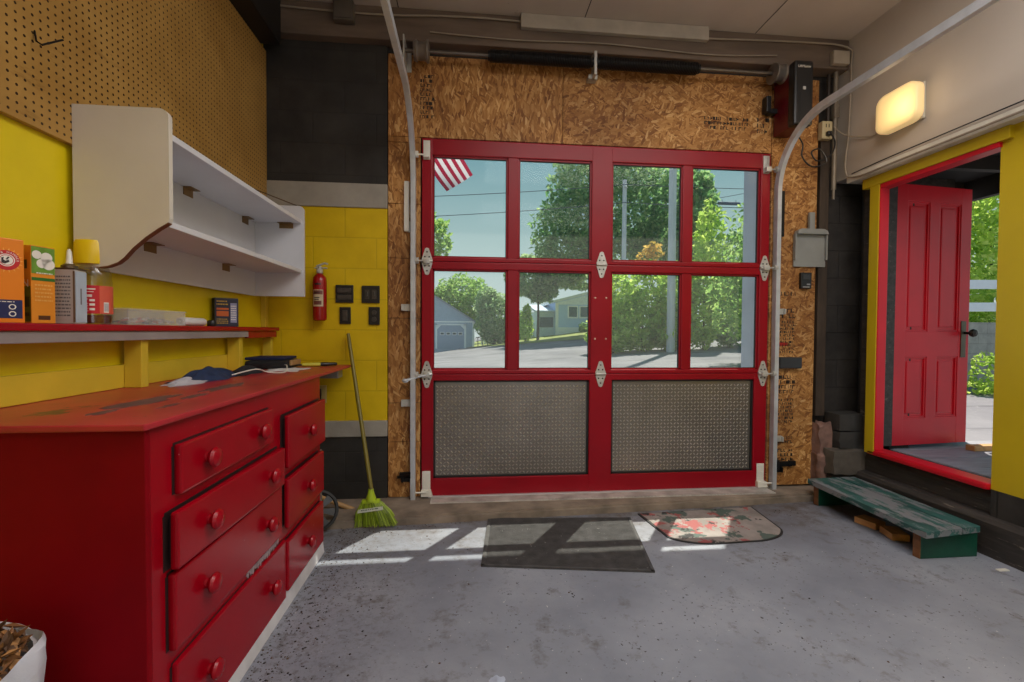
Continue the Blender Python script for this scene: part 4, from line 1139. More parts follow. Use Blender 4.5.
cord('white_wire', [(-1.08, 2.2, TZ + .012), (-1.02, 2.3, TZ + .03), (-1.0, 2.4, TZ + .006), (-.93, 2.42, TZ + .006), (-.96, 2.52, TZ + .03), (-1.0, 2.6, TZ + .03)], .003, white_pl, 'thin white wire curling among the rags on the worktop', 'wire')
# grey box under the worktop overhang, outlet on the wall
gb = MB().bbox(-1.02, -.80, 2.90, 3.0, .80, .847, .006)
tag(gb.build('grey_bracket_box', pm('grey_metal_box', (150, 152, 154), .45, .3, var=.08)), 'grey metal box fixed under the far end of the red worktop', 'box')
ot = thing('wall_outlet', (-.95, 3.05, .62), 'black wall outlet with pale cover below the worktop end', 'outlet')
MB().bbox(-.99, -.915, 3.045, 3.058, .625, .74, .004).build('cover', pm('cream_cover', (190, 170, 110), .5), ot)
MB().bbox(-.975, -.945, 3.035, 3.046, .65, .72, .003).build('socket', black_pl, ot)

# ---- fire extinguisher
fe = thing('fire_extinguisher', (-.955, 3.0, 1.157), 'red fire extinguisher mounted on the yellow wall', 'fire extinguisher')
ec = (-.938, 2.995, 1.157)
MB().lathe([(.0, .002), (.030, .0), (.040, .006), (.042, .02), (.042, .25), (.038, .275), (.024, .292), (.016, .298), (.016, .305)], ec, 'z', 24).build('cylinder', pm('extinguisher_red', (150, 14, 18), .25, var=.04), fe, smooth=True)
b = MB(); b.m(0)
def ring_patch(c, r_, a0, a1, z0, z1, n=14):
    vs = []
    for i in range(n + 1):
        a = math.radians(a0 + (a1 - a0) * i / n)
        vs += [(c[0] + r_ * math.cos(a), c[1] + r_ * math.sin(a), c[2] + z0), (c[0] + r_ * math.cos(a), c[1] + r_ * math.sin(a), c[2] + z1)]
    b.add(vs, [(2 * i, 2 * i + 2, 2 * i + 3, 2 * i + 1) for i in range(n)])
ring_patch(ec, .0425, -135, -45, .09, .195)
b.m(1); ring_patch(ec, .0428, -130, -50, .165, .19); ring_patch(ec, .0428, -125, -60, .10, .125)
b.m(2); ring_patch(ec, .0432, -120, -70, .172, .177); ring_patch(ec, .0432, -120, -80, .13, .135); ring_patch(ec, .0432, -120, -75, .142, .147); ring_patch(ec, .0428, -115, -65, .225, .235)
b.build('label', [pm('cream_label', (196, 178, 146), .5, var=.1, vs=30), pm('dark_label', (110, 60, 50), .5), black_pl], fe)
MB().lathe([(.017, .300), (.019, .305), (.019, .325), (.012, .33), (.012, .345), (0, .346)], ec, 'z', 16).build('valve', galv_dull, fe, smooth=True)
b = MB().bbox(ec[0] - .03, ec[0] + .045, ec[1] - .01, ec[1] + .01, ec[2] + .33, ec[2] + .338, .002)
b.tube([(ec[0] - .02, ec[1], ec[2] + .345), (ec[0] + .03, ec[1], ec[2] + .365), (ec[0] + .05, ec[1], ec[2] + .360)], .006, 8)
b.lathe([(.010, 0), (.012, -.004), (0, -.006)], (ec[0], ec[1] - .018, ec[2] + .315), 'y', 12)
b.build('handle', galv_dull, fe, smooth=True)
b = MB().bbox(ec[0] - .02, ec[0] + .02, ec[1] + .043, D - .001, ec[2] + .05, ec[2] + .28, .003)
b.build('wall_bracket', black_met, fe)
# ---- four black plates
for nm, x0, x1, z0, z1, lab, kind_ in (
    ('switch_plate', -.857, -.745, 1.277, 1.392, 'black wide switch plate, upper one nearer the fire extinguisher', 'bars'),
    ('switch_plate', -.692, -.578, 1.277, 1.390, 'black double switch plate, upper one nearer the particle board', 'toggle'),
    ('outlet_plate', -.832, -.762, 1.139, 1.249, 'black narrow plate, lower one nearer the fire extinguisher', 'rocker'),
    ('outlet_plate', -.648, -.577, 1.135, 1.251, 'black outlet plate, lower one nearer the particle board', 'outlet')):
    t_ = thing(nm, ((x0 + x1) / 2, 3.05, z0), lab, 'switch' if nm == 'switch_plate' else 'outlet', 'black wall plates on the yellow wall')
    MB().bbox(x0, x1, 3.048, 3.0598, z0, z1, .003).build('plate', pm('sooty_plate', (34, 31, 29), .4, var=.3, vs=30), t_)
    dk_ = pm('worn_switch', (70, 64, 58), .4, var=.3, vs=40)
    b = MB(); xm = (x0 + x1) / 2; zm = (z0 + z1) / 2
    if kind_ == 'bars':
        b.bbox(x0 + .012, x1 - .012, 3.042, 3.049, z1 - .05, z1 - .02, .003)
        b.bbox(x0 + .012, x1 - .012, 3.044, 3.049, z0 + .02, z0 + .05, .003)
    elif kind_ == 'toggle':
        for x in (x0 + .034, x1 - .034): b.bbox(x - .006, x + .006, 3.034, 3.049, zm - .012, zm + .018, .002).bbox(x - .014, x + .014, 3.045, 3.049, zm - .03, zm + .03, .001)
    elif kind_ == 'rocker':
        b.bbox(xm - .016, xm + .016, 3.042, 3.049, zm - .034, zm + .034, .003)
    else:
        for z in (zm - .022, zm + .022): b.lathe([(0, 3.044), (.015, 3.0445), (.016, 3.049)], (xm, 0, z), 'y', 16)
    b.build('switch' if nm == 'switch_plate' else 'insert', dk_, t_)

# ================================================================== FLOOR THINGS
# broom
br = thing('broom', (-.56, 2.76, FL), 'broom with lime bristles leaning on the end of the red worktop', 'broom')
top = Vector((-.770, 3.02, 1.075)); neck = Vector((-.570, 2.745, .165))
dirn = (top - neck).normalized()
MB().tube([neck - dirn * .02, neck + dirn * .5, top], [.0125, .0125, .0115], 14).build('handle', pm('olive_pole', (120, 108, 40), .4, var=.12), br, smooth=True)
lime = pm('lime_plastic', (176, 200, 40), .4)
b = MB().lathe([(.028, .0), (.030, .015), (.021, .04), (.0165, .06), (.0155, .07)], neck + Vector((.0, -.002, -.075)), 'z', 16)
b.bbox(neck.x - .052, neck.x + .052, neck.y - .018, neck.y + .016, neck.z - .09, neck.z - .068, .006)
b.build('cap', lime, br, smooth=True)
rnd = random.Random(21); fib = MB()
c0 = neck + Vector((0, 0, -.085)); wt, wb2 = .058, .120
tilt_b = Vector((.03, -.005, 0))
for i in range(900):
    u = rnd.uniform(-1, 1); v = rnd.uniform(-1, 1); fib.m(rnd.choice((0, 0, 1, 2)))
    p0 = c0 + Vector((u * wt, v * .018, rnd.uniform(-.005, .0)))
    zb_ = FL + .003 + rnd.uniform(0, .02)
    uu = u + rnd.uniform(-.08, .08)
    p2 = Vector((c0.x + uu * wb2, c0.y + v * .035 + rnd.uniform(-.01, .01), zb_)) + tilt_b
    pm_ = p0.lerp(p2, .45) + Vector((u * .012, rnd.uniform(-.006, .006), 0))
    fib.tube([p0, pm_, p2], [.0022, .0024, .0018], 4, cap=False)
bs_ = fib.build('bristles', [pm('lime_bristle', (136, 158, 30), .5, var=.1), pm('olive_bristle', (98, 116, 20), .5, var=.1), pm('pale_bristle', (170, 188, 66), .5, var=.1)], br)
bs_['kind'] = 'stuff'
b = MB()
Wd = .0745
b.prism([(c0.x - .068, c0.z - .034), (c0.x + .072, c0.z - .018), (c0.x + .075, c0.z - .036), (c0.x - .072, c0.z - .052)], 'y', c0.y - .034, c0.y + .030)
b.build('band', pm('white_band', (206, 206, 190), .5), br)
# lettering on the band is too small to read in the photograph: a row of marks
b = MB(); label_bars(b, (c0.x - .05, c0.y - .0345, c0.z - .043), Vector((1, 0, .12)), (0, 0, 1), .1, .012, 1, 4)
b.build('band_print', pm('green_print_dark', (40, 70, 30), .5), br)

sk = MB().tube([(-1.05, 2.86, .14), (-.665, 2.91, FL + .016)], .014, 12)
tag(sk.build('wooden_stick', pm('pale_stick', (176, 136, 84), .5, var=.15), smooth=True), 'bare wooden pole end lying behind the red chest', 'stick')
wc = thing('hubcap', (-.86, 2.72, FL), 'grey spoked hubcap leaning behind the far end of the red chest', 'hubcap')
Mw = Matrix.Translation((-.865, 2.70, FL + .115)) @ Matrix.Rotation(math.radians(24), 4, 'Z') @ Matrix.Rotation(math.radians(-22), 4, 'X')
grey_hub = pm('grey_hubcap', (58, 60, 64), .45, .2, var=.1)
n = 32; vs = []; prof = [(.106, 0), (.116, -.006), (.116, -.016), (.102, -.018), (.098, -.008), (.098, .0)]
for r_, h in prof:
    for k in range(n): a = 2 * PI * k / n; vs.append(Mw @ Vector((r_ * math.cos(a), h, r_ * math.sin(a))))
fs = [(i * n + k, i * n + (k + 1) % n, ((i + 1) % 6) * n + (k + 1) % n, ((i + 1) % 6) * n + k) for i in range(6) for k in range(n)]
MB().add(vs, fs).build('rim', black_rub, wc, smooth=True)
b = MB()
for k in range(7):
    a = 2 * PI * k / 7
    Ms = Mw @ Matrix.Rotation(a, 4, 'Y')
    b.add([Ms @ Vector(q) for q in ((-.010, -.012, .02), (.010, -.012, .02), (.022, -.008, .099), (-.022, -.008, .099), (-.010, -.002, .02), (.010, -.002, .02), (.022, .0, .099), (-.022, .0, .099))], [(0, 1, 2, 3), (4, 7, 6, 5), (0, 4, 5, 1), (1, 5, 6, 2), (2, 6, 7, 3), (3, 7, 4, 0)])
vs = []
for r_, h in ((.0, -.02), (.022, -.018), (.028, -.006), (.028, 0)):
    for k in range(16): a = 2 * PI * k / 16; vs.append(Mw @ Vector((max(r_, .0005) * math.cos(a), h, max(r_, .0005) * math.sin(a))))
b.add(vs, [(i * 16 + k, i * 16 + (k + 1) % 16, (i + 1) * 16 + (k + 1) % 16, (i + 1) * 16 + k) for i in range(3) for k in range(16)])
b.build('spokes', grey_hub, wc, smooth=True)
sb2 = MB().bbox(-.815, -.795, 2.50, 2.60, FL + .001, .44, .003, Matrix.Translation((-.80, 2.55, 0)) @ Matrix.Rotation(math.radians(12), 4, 'Z') @ Matrix.Translation((.80, -2.55, 0)))
tag(sb2.build('grey_board', pm('weathered_board', (110, 104, 98), .7, var=.3)), 'grey board end standing just behind the red chest', 'board')

# mats
mt = thing('floor_mat', (.53, 2.44, FL), 'black ribbed rubber mat on the floor in front of the red door', 'mat')
ca, cb, cc, cd = Vector((.067, 2.214)), Vector((.899, 2.088)), Vector((1.005, 2.712)), Vector((.125, 2.772))
def matpt(u, v):
    return ca.lerp(cb, u).lerp(cd.lerp(cc, u), v)
rub = pm('dusty_rubber', (72, 70, 71), .75, var=.3, vs=18, bump=.3, bs=90, chip=(190, 188, 186), chip_lo=.665, chip_s=48)
b = MB()
q = [matpt(0, 0), matpt(1, 0), matpt(1, 1), matpt(0, 1)]
b.prism([(p.x, p.y) for p in q], 'z', FL + .0003, FL + .007)
b.build('base', rub, mt)
b = MB()
for i in range(58):
    v0 = .02 + i * .0166; v1 = v0 + .009
    p0, p1, p2, p3 = matpt(.025, v0), matpt(.975, v0), matpt(.975, v1), matpt(.025, v1)
    b.prism([(p.x, p.y) for p in (p0, p1, p2, p3)], 'z', FL + .0068, FL + .0095)
b.build('ribs', rub, mt)
b = MB()
for e in (((0, 0), (1, 0), (1, .018), (0, .018)), ((0, .982), (1, .982), (1, 1), (0, 1)), ((0, 0), (.02, 0), (.02, 1), (0, 1)), ((.98, 0), (1, 0), (1, 1), (.98, 1))):
    b.prism([tuple(matpt(*k)) for k in e], 'z', FL + .0066, FL + .0105)
b.build('edge', rub, mt)
# half round patterned mat
m2 = thing('door_mat', (1.5, 2.55, FL), 'rounded floral door mat with dark border near the green step', 'mat')
A, B_, Cc, Dd = Vector((1.075, 2.775)), Vector((1.875, 2.825)), Vector((1.83, 2.36)), Vector((1.13, 2.335))
def mp(u, v):   # v 0 at the sill side
    return A.lerp(B_, u).lerp(Dd.lerp(Cc, u), v)
def outline(k):
    pts = []
    cx_, cy_ = .5, .5
    r_ = .34
    pts += [(0, 0), (1, 0)]
    for i in range(9):
        a = i * PI / 18; pts.append((1 - r_ + r_ * math.cos(a), 1 - r_ * .9 + r_ * .9 * math.sin(a)))
    for i in range(9):
        a = PI / 2 + i * PI / 18; pts.append((r_ + r_ * math.cos(a), 1 - r_ * .9 + r_ * .9 * math.sin(a)))
    return [mp(.5 + (u - .5) * k, .5 + (v - .5) * k) for u, v in pts]
o1, o2 = outline(1.0), outline(.965)
b = MB(); b.prism([tuple(p) for p in o1], 'z', FL + .0003, FL + .006); b.build('border', pm('black_mat_border', (40, 40, 42), .6), m2)
mm, tt = new('floral_mat')
p_ = tt.pos()
base = tt.ramp(tt.noise(p_, 8, 4), [(.35, lin((128, 120, 116))), (.65, lin((158, 148, 144)))])
base = tt.mix(tt.step(tt.noise(tt.mapping(p_, loc=(3, 1, 0)), 7, 5, .6), .55, .57), base, lin((158, 84, 84)))
base = tt.mix(tt.step(tt.noise(tt.mapping(p_, loc=(9, 4, 0)), 6, 5, .6), .56, .58), base, lin((82, 96, 90)))
base = tt.mix(tt.step(tt.noise(tt.mapping(p_, loc=(1, 14, 0)), 9, 6, .65), .58, .6), base, lin((46, 42, 44)))
tt.out(base, .7, 0, tt.noise(p_, 120, 2), .2, .002)
b = MB(); b.prism([tuple(p) for p in o2], 'z', FL + .0058, FL + .008); b.build('pile', mm, m2)

# green step
gs = thing('wooden_step', (2.5, 2.5, FL), 'low worn green wooden step in front of the side door', 'step')
def gp(u, v): return Vector((2.296, 2.055)).lerp(Vector((2.322, 2.89)), v).lerp(Vector((2.655, 2.10)).lerp(Vector((2.68, 2.905)), v), u)
for u0, u1 in ((0, .66), (.68, 1.0)):
    b = MB(); b.prism([tuple(gp(u0, 0)), tuple(gp(u1, 0)), tuple(gp(u1, 1)), tuple(gp(u0, 1))], 'z', .068, .100)
    b.build('tread_board', [green_top], gs)
for v in (.075, .93):
    b = MB()
    q0, q1 = gp(.06, v - .022), gp(.96, v + .022)
    b.bbox(q0.x + .0, q1.x, min(q0.y, q1.y), min(q0.y, q1.y) + .04, FL + .0005, .0675, .003)
    b.build('end_board', green_paint, gs)
    MB().bbox(q0.x - .004, q0.x + .001, min(q0.y, q1.y) + .001, min(q0.y, q1.y) + .039, FL + .0006, .067, .001).build('end_grain', brown_wood, gs)
b = MB(); q0, q1 = gp(.06, .03), gp(.06, .97)
MB().bbox(2.50, 2.52, q0.y + .08, q1.y - .08, .03, .0675, .003).build('stretcher', dark_wood, gs)
for c, rz, lab in (((2.42, 2.505), .25, 'offcut of raw timber under the green step, the farther of two'), ((2.425, 2.35), -.3, 'offcut of raw timber under the green step, the nearer of two')):
    M = Matrix.Translation((c[0], c[1], 0)) @ Matrix.Rotation(rz, 4, 'Z')
    tag(MB().bbox(-.045, .045, -.06, .06, FL + .0005, FL + .038, .003, M).build('timber_offcut', raw_wood), lab, 'wood block', 'timber offcuts under the step')
cloth('paper_scrap', (.10, 1.47, FL), (.024, .03), pm('pale_blue_scrap', (176, 184, 204), .6), 31, 'small pale blue scrap on the bare floor', 'scrap', .008, 6)
# white flake by the step
tag(MB().bbox(2.585, 2.64, 1.955, 1.975, FL + .0003, FL + .006, .001).build('paint_flake', white_pl), 'white splinter on the floor at the near end of the green step', 'splinter')
# waste bin with liner
wb3 = thing('waste_bin', (-1.01, .90, FL), 'waste bin lined with a white bag full of brown leaves', 'bin')
bc_ = Vector((-1.01, .90, FL))
MB().lathe([(.125, 0.002), (.13, .01), (.168, .50), (.172, .508), (.166, .508), (.124, .012), (0, .010)], bc_, 'z', 30).build('bucket', pm('white_bucket', (196, 192, 196), .45), wb3, smooth=True)
rnd = random.Random(8)
n = 40; vs = []; lay = [(.158, .38), (.162, .45), (.169, .512), (.176, .525), (.181, .518), (.183, .49), (.181, .42), (.176, .3), (.165, .08)]
for j, (r_, h) in enumerate(lay):
    for k in range(n):
        a = 2 * PI * k / n
        rr = r_ + .005 * math.sin(7 * a + j) + rnd.uniform(-.0025, .0025)
        vs.append(bc_ + Vector((rr * math.cos(a), rr * math.sin(a), h + .008 * math.sin(3 * a + .7) * (1 if 1 < j < 6 else .3))))
b = MB().add(vs, [(j * n + k, j * n + (k + 1) % n, (j + 1) * n + (k + 1) % n, (j + 1) * n + k) for j in range(len(lay) - 1) for k in range(n)])
b.build('bin_liner', pm('white_liner', (206, 208, 220), .35, var=.06, bump=.3, bs=60), wb3, smooth=True)
b = MB(); b.tube(smooth_pts([bc_ + Vector((.165, -.07, .49)), bc_ + Vector((.200, -.03, .49)), bc_ + Vector((.207, .0, .44)), bc_ + Vector((.198, -.01, .34)), bc_ + Vector((.188, -.03, .28))], 5), [.008] * 21, 8)
b.build('liner_loop', pm('pink_tie', (206, 168, 176), .5), wb3, smooth=True)
lf = MB(); rnd = random.Random(14)
for i in range(800):
    a = rnd.uniform(0, 2 * PI); rr = .158 * math.sqrt(rnd.random()); z = .505 + .045 * (1 - rr / .17) + rnd.uniform(-.012, .03)
    c = bc_ + Vector((rr * math.cos(a), rr * math.sin(a), z)); lf.m(rnd.choice((0, 1, 2)))
    M = Matrix.Translation(c) @ Euler((rnd.uniform(-1, 1), rnd.uniform(-1, 1), rnd.uniform(0, 6))).to_matrix().to_4x4()
    s_ = rnd.uniform(.008, .022)
    lf.add([M @ Vector(q) for q in ((-s_, 0, 0), (0, -s_ * .5, .003), (s_ * 1.2, 0, 0), (0, s_ * .5, .003), (0, 0, -.004))], [(0, 1, 2, 3), (0, 4, 1), (1, 4, 2), (2, 4, 3), (3, 4, 0)])
fl_ = lf.build('dead_leaves', [pm('leaf_tan', (176, 128, 78), .7, var=.2), pm('leaf_brown', (126, 84, 48), .7, var=.2), pm('leaf_dark', (86, 58, 36), .7, var=.2)], wb3); fl_['kind'] = 'stuff'
# loose dirt along the foot of the chest and below the sill
rnd = random.Random(77); db = MB()
for i in range(1500):
    if rnd.random() < .62:
        x = -.735 + abs(rnd.gauss(0, .13)); y = rnd.uniform(1.2, 2.75)
    elif rnd.random() < .6:
        x = rnd.uniform(-.72, 2.2); y = 2.77 - abs(rnd.gauss(0, .07))
    else:
        x = rnd.uniform(-.6, 2.5); y = rnd.uniform(1.1, 2.7)
    if x > 2.25: continue
    if .02 < x < 1.06 and 2.05 < y: continue
    if 1.05 < x < 1.9 and 2.3 < y: continue
    s_ = rnd.choice((.0012, .0018, .0025, .0036)) * rnd.uniform(.7, 1.4)
    db.m(rnd.choice((0, 0, 1)))
    a = rnd.uniform(0, PI)
    dx, dy = s_ * math.cos(a), s_ * math.sin(a)
    db.add([(x - dx, y - dy, FL + .0002), (x + dy, y - dx, FL + .0002), (x + dx * 1.5, y + dy * 1.5, FL + .0002), (x - dy, y + dx, FL + .0002), (x, y, FL + s_ * .9)], [(0, 1, 4), (1, 2, 4), (2, 3, 4), (3, 0, 4)])
tag(db.build('dirt', [pm('dark_crumbs', (52, 44, 40), .9), pm('brown_crumbs', (88, 68, 54), .9)]), 'dark crumbs of dirt scattered over the concrete floor', 'dirt', kind='stuff')

# ================================================================== OUTSIDE
def gz(x, y):
    x = max(-5, min(15, x)); y2 = max(5.0, min(44.0, y))
    return -.05 + (y2 - 5) / 38 * (-.40 + .14 * (x - .5))
def grid(x0, x1, y0, y1, nx, ny, dz_=0.0, inside=None):
    b = MB(); vs = []; fs = []
    for j in range(ny + 1):
        for i in range(nx + 1):
            x = x0 + (x1 - x0) * i / nx; y = y0 + (y1 - y0) * j / ny
            vs.append((x, y, gz(x, y) + dz_))
    for j in range(ny):
        for i in range(nx):
            fs.append((j * (nx + 1) + i, j * (nx + 1) + i + 1, (j + 1) * (nx + 1) + i + 1, (j + 1) * (nx + 1) + i))
    return b.add(vs, fs)
gr = grid(-40, 60, 3.40, 90, 50, 44).build('ground', asphalt_mat()); struct(gr, 'sunlit grey asphalt yard and street outside the red door', 'ground')
g2 = MB().add([(2.95, -9, -.05), (30, -9, -.05), (30, 3.45, -.05), (2.95, 3.45, -.05)], [(0, 1, 2, 3)]).build('ground', pm('pale_gravel', (118, 116, 122), .9, var=.2, vs=9, bump=.5, bs=30))
struct(g2, 'pale gravel yard beyond the side door landing', 'ground')
# lawn
edge = [(-.4, 43.5), (1.2, 40), (2.9, 37), (5.5, 35), (8.8, 33), (13, 31.5), (22, 30)]
b = MB(); vs = []; fs = []
for i, (x, y) in enumerate(edge):
    for k in range(6):
        yy = y + (60 - y) * (k / 5) ** 1.5
        vs.append((x, yy, gz(x, yy) + .05))
for i in range(len(edge) - 1):
    for k in range(5): fs.append((i * 6 + k, (i + 1) * 6 + k, (i + 1) * 6 + k + 1, i * 6 + k + 1))
tag(b.add(vs, fs).build('grass', pm('dry_lawn', (136, 144, 76), .9, var=.25, vs=1.5, bump=.4)), 'dry green lawn verge across the street', 'grass', kind='stuff')

def tree(name, label, c, blobs, trunk, n, size, m, seed, group=None, cat='tree', bark=None):
    """blobs: (dx, dy, z, rx, ry, rz) crown lobes relative to the foot; trunk: (radius, height) or None"""
    x, y = c; z0 = gz(x, y) if y > 3.4 else -.05
    t_ = thing(name, (x, y, z0), label, cat, group)
    rnd = random.Random(seed); b = MB(); tot = sum(q[3] * q[5] for q in blobs)
    vs = []; fs = []
    for dx, dy, z, rx, ry, rz in blobs:
        for i in range(int(n * rx * rz / tot)):
            d = Vector((rnd.gauss(0, 1), rnd.gauss(0, 1), rnd.gauss(0, 1))).normalized()
            k = rnd.uniform(.45, 1.0) ** .6 * (1 + .12 * math.sin(5 * d.x + seed) * math.cos(6 * d.z + 2 * d.y))
            p = Vector((x + dx + d.x * rx * k, y + dy + d.y * ry * k, z0 + z + d.z * rz * k))
            if p.z < z0 + .03: continue
            s_ = size * rnd.uniform(.6, 1.3)
            M = Euler((rnd.uniform(-1.1, 1.1), rnd.uniform(-1.1, 1.1), rnd.uniform(0, 6.3))).to_matrix()
            i0 = len(vs)
            vs += [p + M @ Vector(q) for q in ((-s_, 0, 0), (0, -s_ * .55, s_ * .12), (s_, 0, 0), (0, s_ * .55, s_ * .12))]
            fs.append((i0, i0 + 1, i0 + 2, i0 + 3))
    b.add(vs, fs)
    f = b.build('foliage', m, t_); f['kind'] = 'stuff'
    if trunk:
        r_, h = trunk
        tb_ = MB().tube([(x, y, z0 - .1), (x + .03, y, z0 + h * .5), (x, y, z0 + h)], [r_, r_ * .8, r_ * .5], 10)
        for k in range(4):
            a = k * 1.7 + seed; q = blobs[k % len(blobs)]
            tb_.tube([(x, y, z0 + h * .75), (x + q[0] * .5 + math.cos(a) * q[3] * .3, y + q[1] * .5 + math.sin(a) * q[4] * .3, z0 + h * .85 + (q[2] - h * .85) * .6)], [r_ * .45, r_ * .15], 6)
        tb_.build('trunk', bark or pm('bark', (78, 66, 56), .9, var=.3), t_, smooth=True)
    return t_
mid_g = leaf_mat('mid_green_leaves', (96, 140, 74), (152, 188, 100), (204, 222, 140))
dark_g = leaf_mat('dark_green_leaves', (84, 134, 86), (136, 178, 112), (200, 220, 150))
lime_g = leaf_mat('lime_leaves', (136, 176, 82), (194, 220, 108), (232, 240, 152))
blue_g = leaf_mat('blue_green_leaves', (112, 148, 108), (170, 196, 144), (212, 224, 176))
amber_g = leaf_mat('amber_leaves', (150, 140, 60), (214, 176, 84), (236, 200, 120))
tree('shade_tree', 'tree at the far left pane with drooping outer leaves', (-3.4, 34), [(0, 0, 8.6, 2.2, 2, 1.8), (-1.5, 0, 10, 2.4, 2, 2), (-1, 0, 7.8, 2, 2, 1.2)], (.25, 7.5), 3600, .24, mid_g, 1, 'trees across the street')
tree('shade_tree', 'round green tree behind the blue grey garage', (-.6, 52), [(0, 0, 5.2, 3.2, 3, 2.9), (-1.8, 0, 4.6, 2.2, 2, 2.2), (1.6, 0, 4.2, 1.8, 2, 2.2)], (.3, 3.6), 5200, .24, mid_g, 2, 'trees across the street')
tree('shade_tree', 'bushy tree with an amber tip right of the grey garage', (2.4, 42), [(0, 0, 2.6, 1.9, 1.6, 2.4), (-.6, 0, 3.9, 1.1, 1, 1.5), (.4, 0, 1.3, 1.8, 1.5, 1.3)], (.16, 2), 4200, .2, blue_g, 3, 'trees across the street')
tree('shade_tree', 'huge maple rising behind the utility poles', (11.5, 36), [(0, 0, 10.5, 5.6, 4, 5.2), (-3.2, 0, 8.2, 3.6, 3, 3.2), (3.4, 0, 9.5, 3.6, 3, 4.2), (-1.2, 0, 13.4, 3.6, 3, 3.2), (-3.6, 0, 6.4, 2.6, 2.4, 1.9), (4.8, 0, 7, 3, 3, 3)], (.45, 6), 12500, .26, dark_g, 4, 'trees across the street')
tree('shade_tree', 'thin trunked tree in front of the pale blue house', (6.0, 39), [(-.4, 0, 5.6, 2.6, 2, 1.9), (1.8, 0, 5.9, 2.4, 2, 1.5), (3.8, .5, 5.4, 1.9, 1.6, 1.0), (.3, 0, 4.2, 1.5, 1.2, 1.0)], (.13, 4.6), 5200, .24, blue_g, 5, 'trees across the street')
tree('garden_shrub', 'slim bright green shrub left of the pale blue house', (5.0, 39.5), [(0, 0, 1.4, .65, .6, 1.4), (.1, 0, 2.6, .4, .4, .7)], (.05, 1), 1300, .15, lime_g, 6, None, 'shrub')
tree('garden_shrub', 'small dark shrub at the foundation of the pale blue house', (10.9, 42.2), [(0, 0, .45, .55, .5, .5)], (.04, .3), 500, .12, dark_g, 16, None, 'shrub')
tree('shade_tree', 'dark leafy tree behind the right hand utility pole', (15.9, 31), [(0, 0, 8.4, 1.6, 2, 2.2), (.1, 0, 10.3, 1.1, 1.2, 1.2), (-.6, 0, 6.2, 1.9, 2, 2.0)], (.3, 5.5), 3600, .26, dark_g, 7, 'trees across the street')
for i, (x, y, h, wd, m, lab) in enumerate((
    (6.5, 20, 3.7, 1.15, lime_g, 'roadside bush just right of the centre stile'),
    (8.0, 20.4, 4.1, 1.25, lime_g, 'roadside bush under the amber sapling'),
    (9.3, 20, 3.9, 1.1, lime_g, 'roadside bush in front of the wider utility pole'),
    (10.45, 19.4, 6.5, .85, lime_g, 'tall lime green roadside tree in the right hand panes'),
    (12.1, 20, 5.3, 1.0, blue_g, 'airy roadside bush next to the pale door reveal'),
    (13.9, 20.5, 5.2, 1.4, mid_g, 'roadside bush farthest along the verge'),
    (4.9, 45, 3.0, 1.0, blue_g, 'hedge bush by the fence between garage and house'))):
    tree('roadside_bush', lab, (x, y), [(0, 0, h * .35, wd, 1.1, h * .36), (.2, 0, h * .7, wd * .75, .9, h * .32), (-.35, -.3, h * .22, wd * .9, .9, h * .24)], (.06, h * .5), 2700, .14, m, 30 + i, 'bushes along the verge', 'bush')
tree('sapling', 'amber leaved sapling above the roadside bushes', (8.75, 21.2), [(.1, 0, 4.75, .5, .4, .42), (-.35, 0, 4.35, .45, .4, .35), (.1, 0, 4.0, .5, .4, .3)], (.03, 3.6), 300, .13, amber_g, 50, None, 'sapling')

# blue grey garage across the street
ga = thing('garage_building', (-4.5, 46, -.6), 'blue grey gabled garage across the street', 'garage')
bw = pm('blue_grey_siding', (168, 184, 208), .7, var=.06, vs=3, bump=.1)
wt_ = pm('white_trim_outside', (238, 242, 248), .6, var=.03)
gx0, gx1, gy0, gy1, ge, gp_ = -9.6, .54, 43.0, 51.0, 1.95, 5.1
gm = (gx0 + gx1) / 2
b = MB().prism([(gx0, -1.2), (gx1, -1.2), (gx1, ge), (gm, gp_), (gx0, ge)], 'y', gy0, gy1); b.build('walls', bw, ga)
b = MB()
for s, xe in ((-1, gx0), (1, gx1)):
    b.prism([(gm, gp_), (xe + s * .25, ge - .16), (xe + s * .25, ge + .0), (gm, gp_ + .18)], 'y', gy0 - .25, gy1 + .2)
b.build('roof', pm('grey_shingle', (150, 156, 166), .8, var=.1), ga)
b = MB().box(-3.05, -2.88, gy0 - .05, gy0 + .02, -.6, 1.72).box(-.38, -.2, gy0 - .05, gy0 + .02, -.6, 1.72).box(-3.05, -.2, gy0 - .05, gy0 + .02, 1.6, 1.74).box(.38, .58, gy0 - .05, gy0 + .02, -.6, ge - .05).box(gx0, gx1, gy0 - .04, gy0 + .02, 1.86, 2.0)
b.prism([(-2.9, 1.62), (-2.9, 1.2), (-2.5, 1.62)], 'y', gy0 - .05, gy0).prism([(-.36, 1.62), (-.76, 1.62), (-.36, 1.2)], 'y', gy0 - .05, gy0)
b.build('white_trim', wt_, ga)
b = MB().box(-2.88, -.38, gy0 - .03, gy0 + .01, -.6, 1.6)
for z in (-.05, .5, 1.05): b.box(-2.88, -.38, gy0 - .034, gy0 - .028, z - .015, z + .015)
gd = b.build('garage_door', pm('slate_blue_door', (150, 166, 194), .6, var=.04), ga)
for i in range(4):
    x = -2.62 + i * .56
    MB().box(x, x + .40, gy0 - .05, gy0 - .03, .68, .96).build('window_frame', wt_, gd)
    MB().box(x + .05, x + .35, gy0 - .055, gy0 - .045, .73, .91).build('pane', pm('dark_pane', (60, 70, 86), .2), gd)
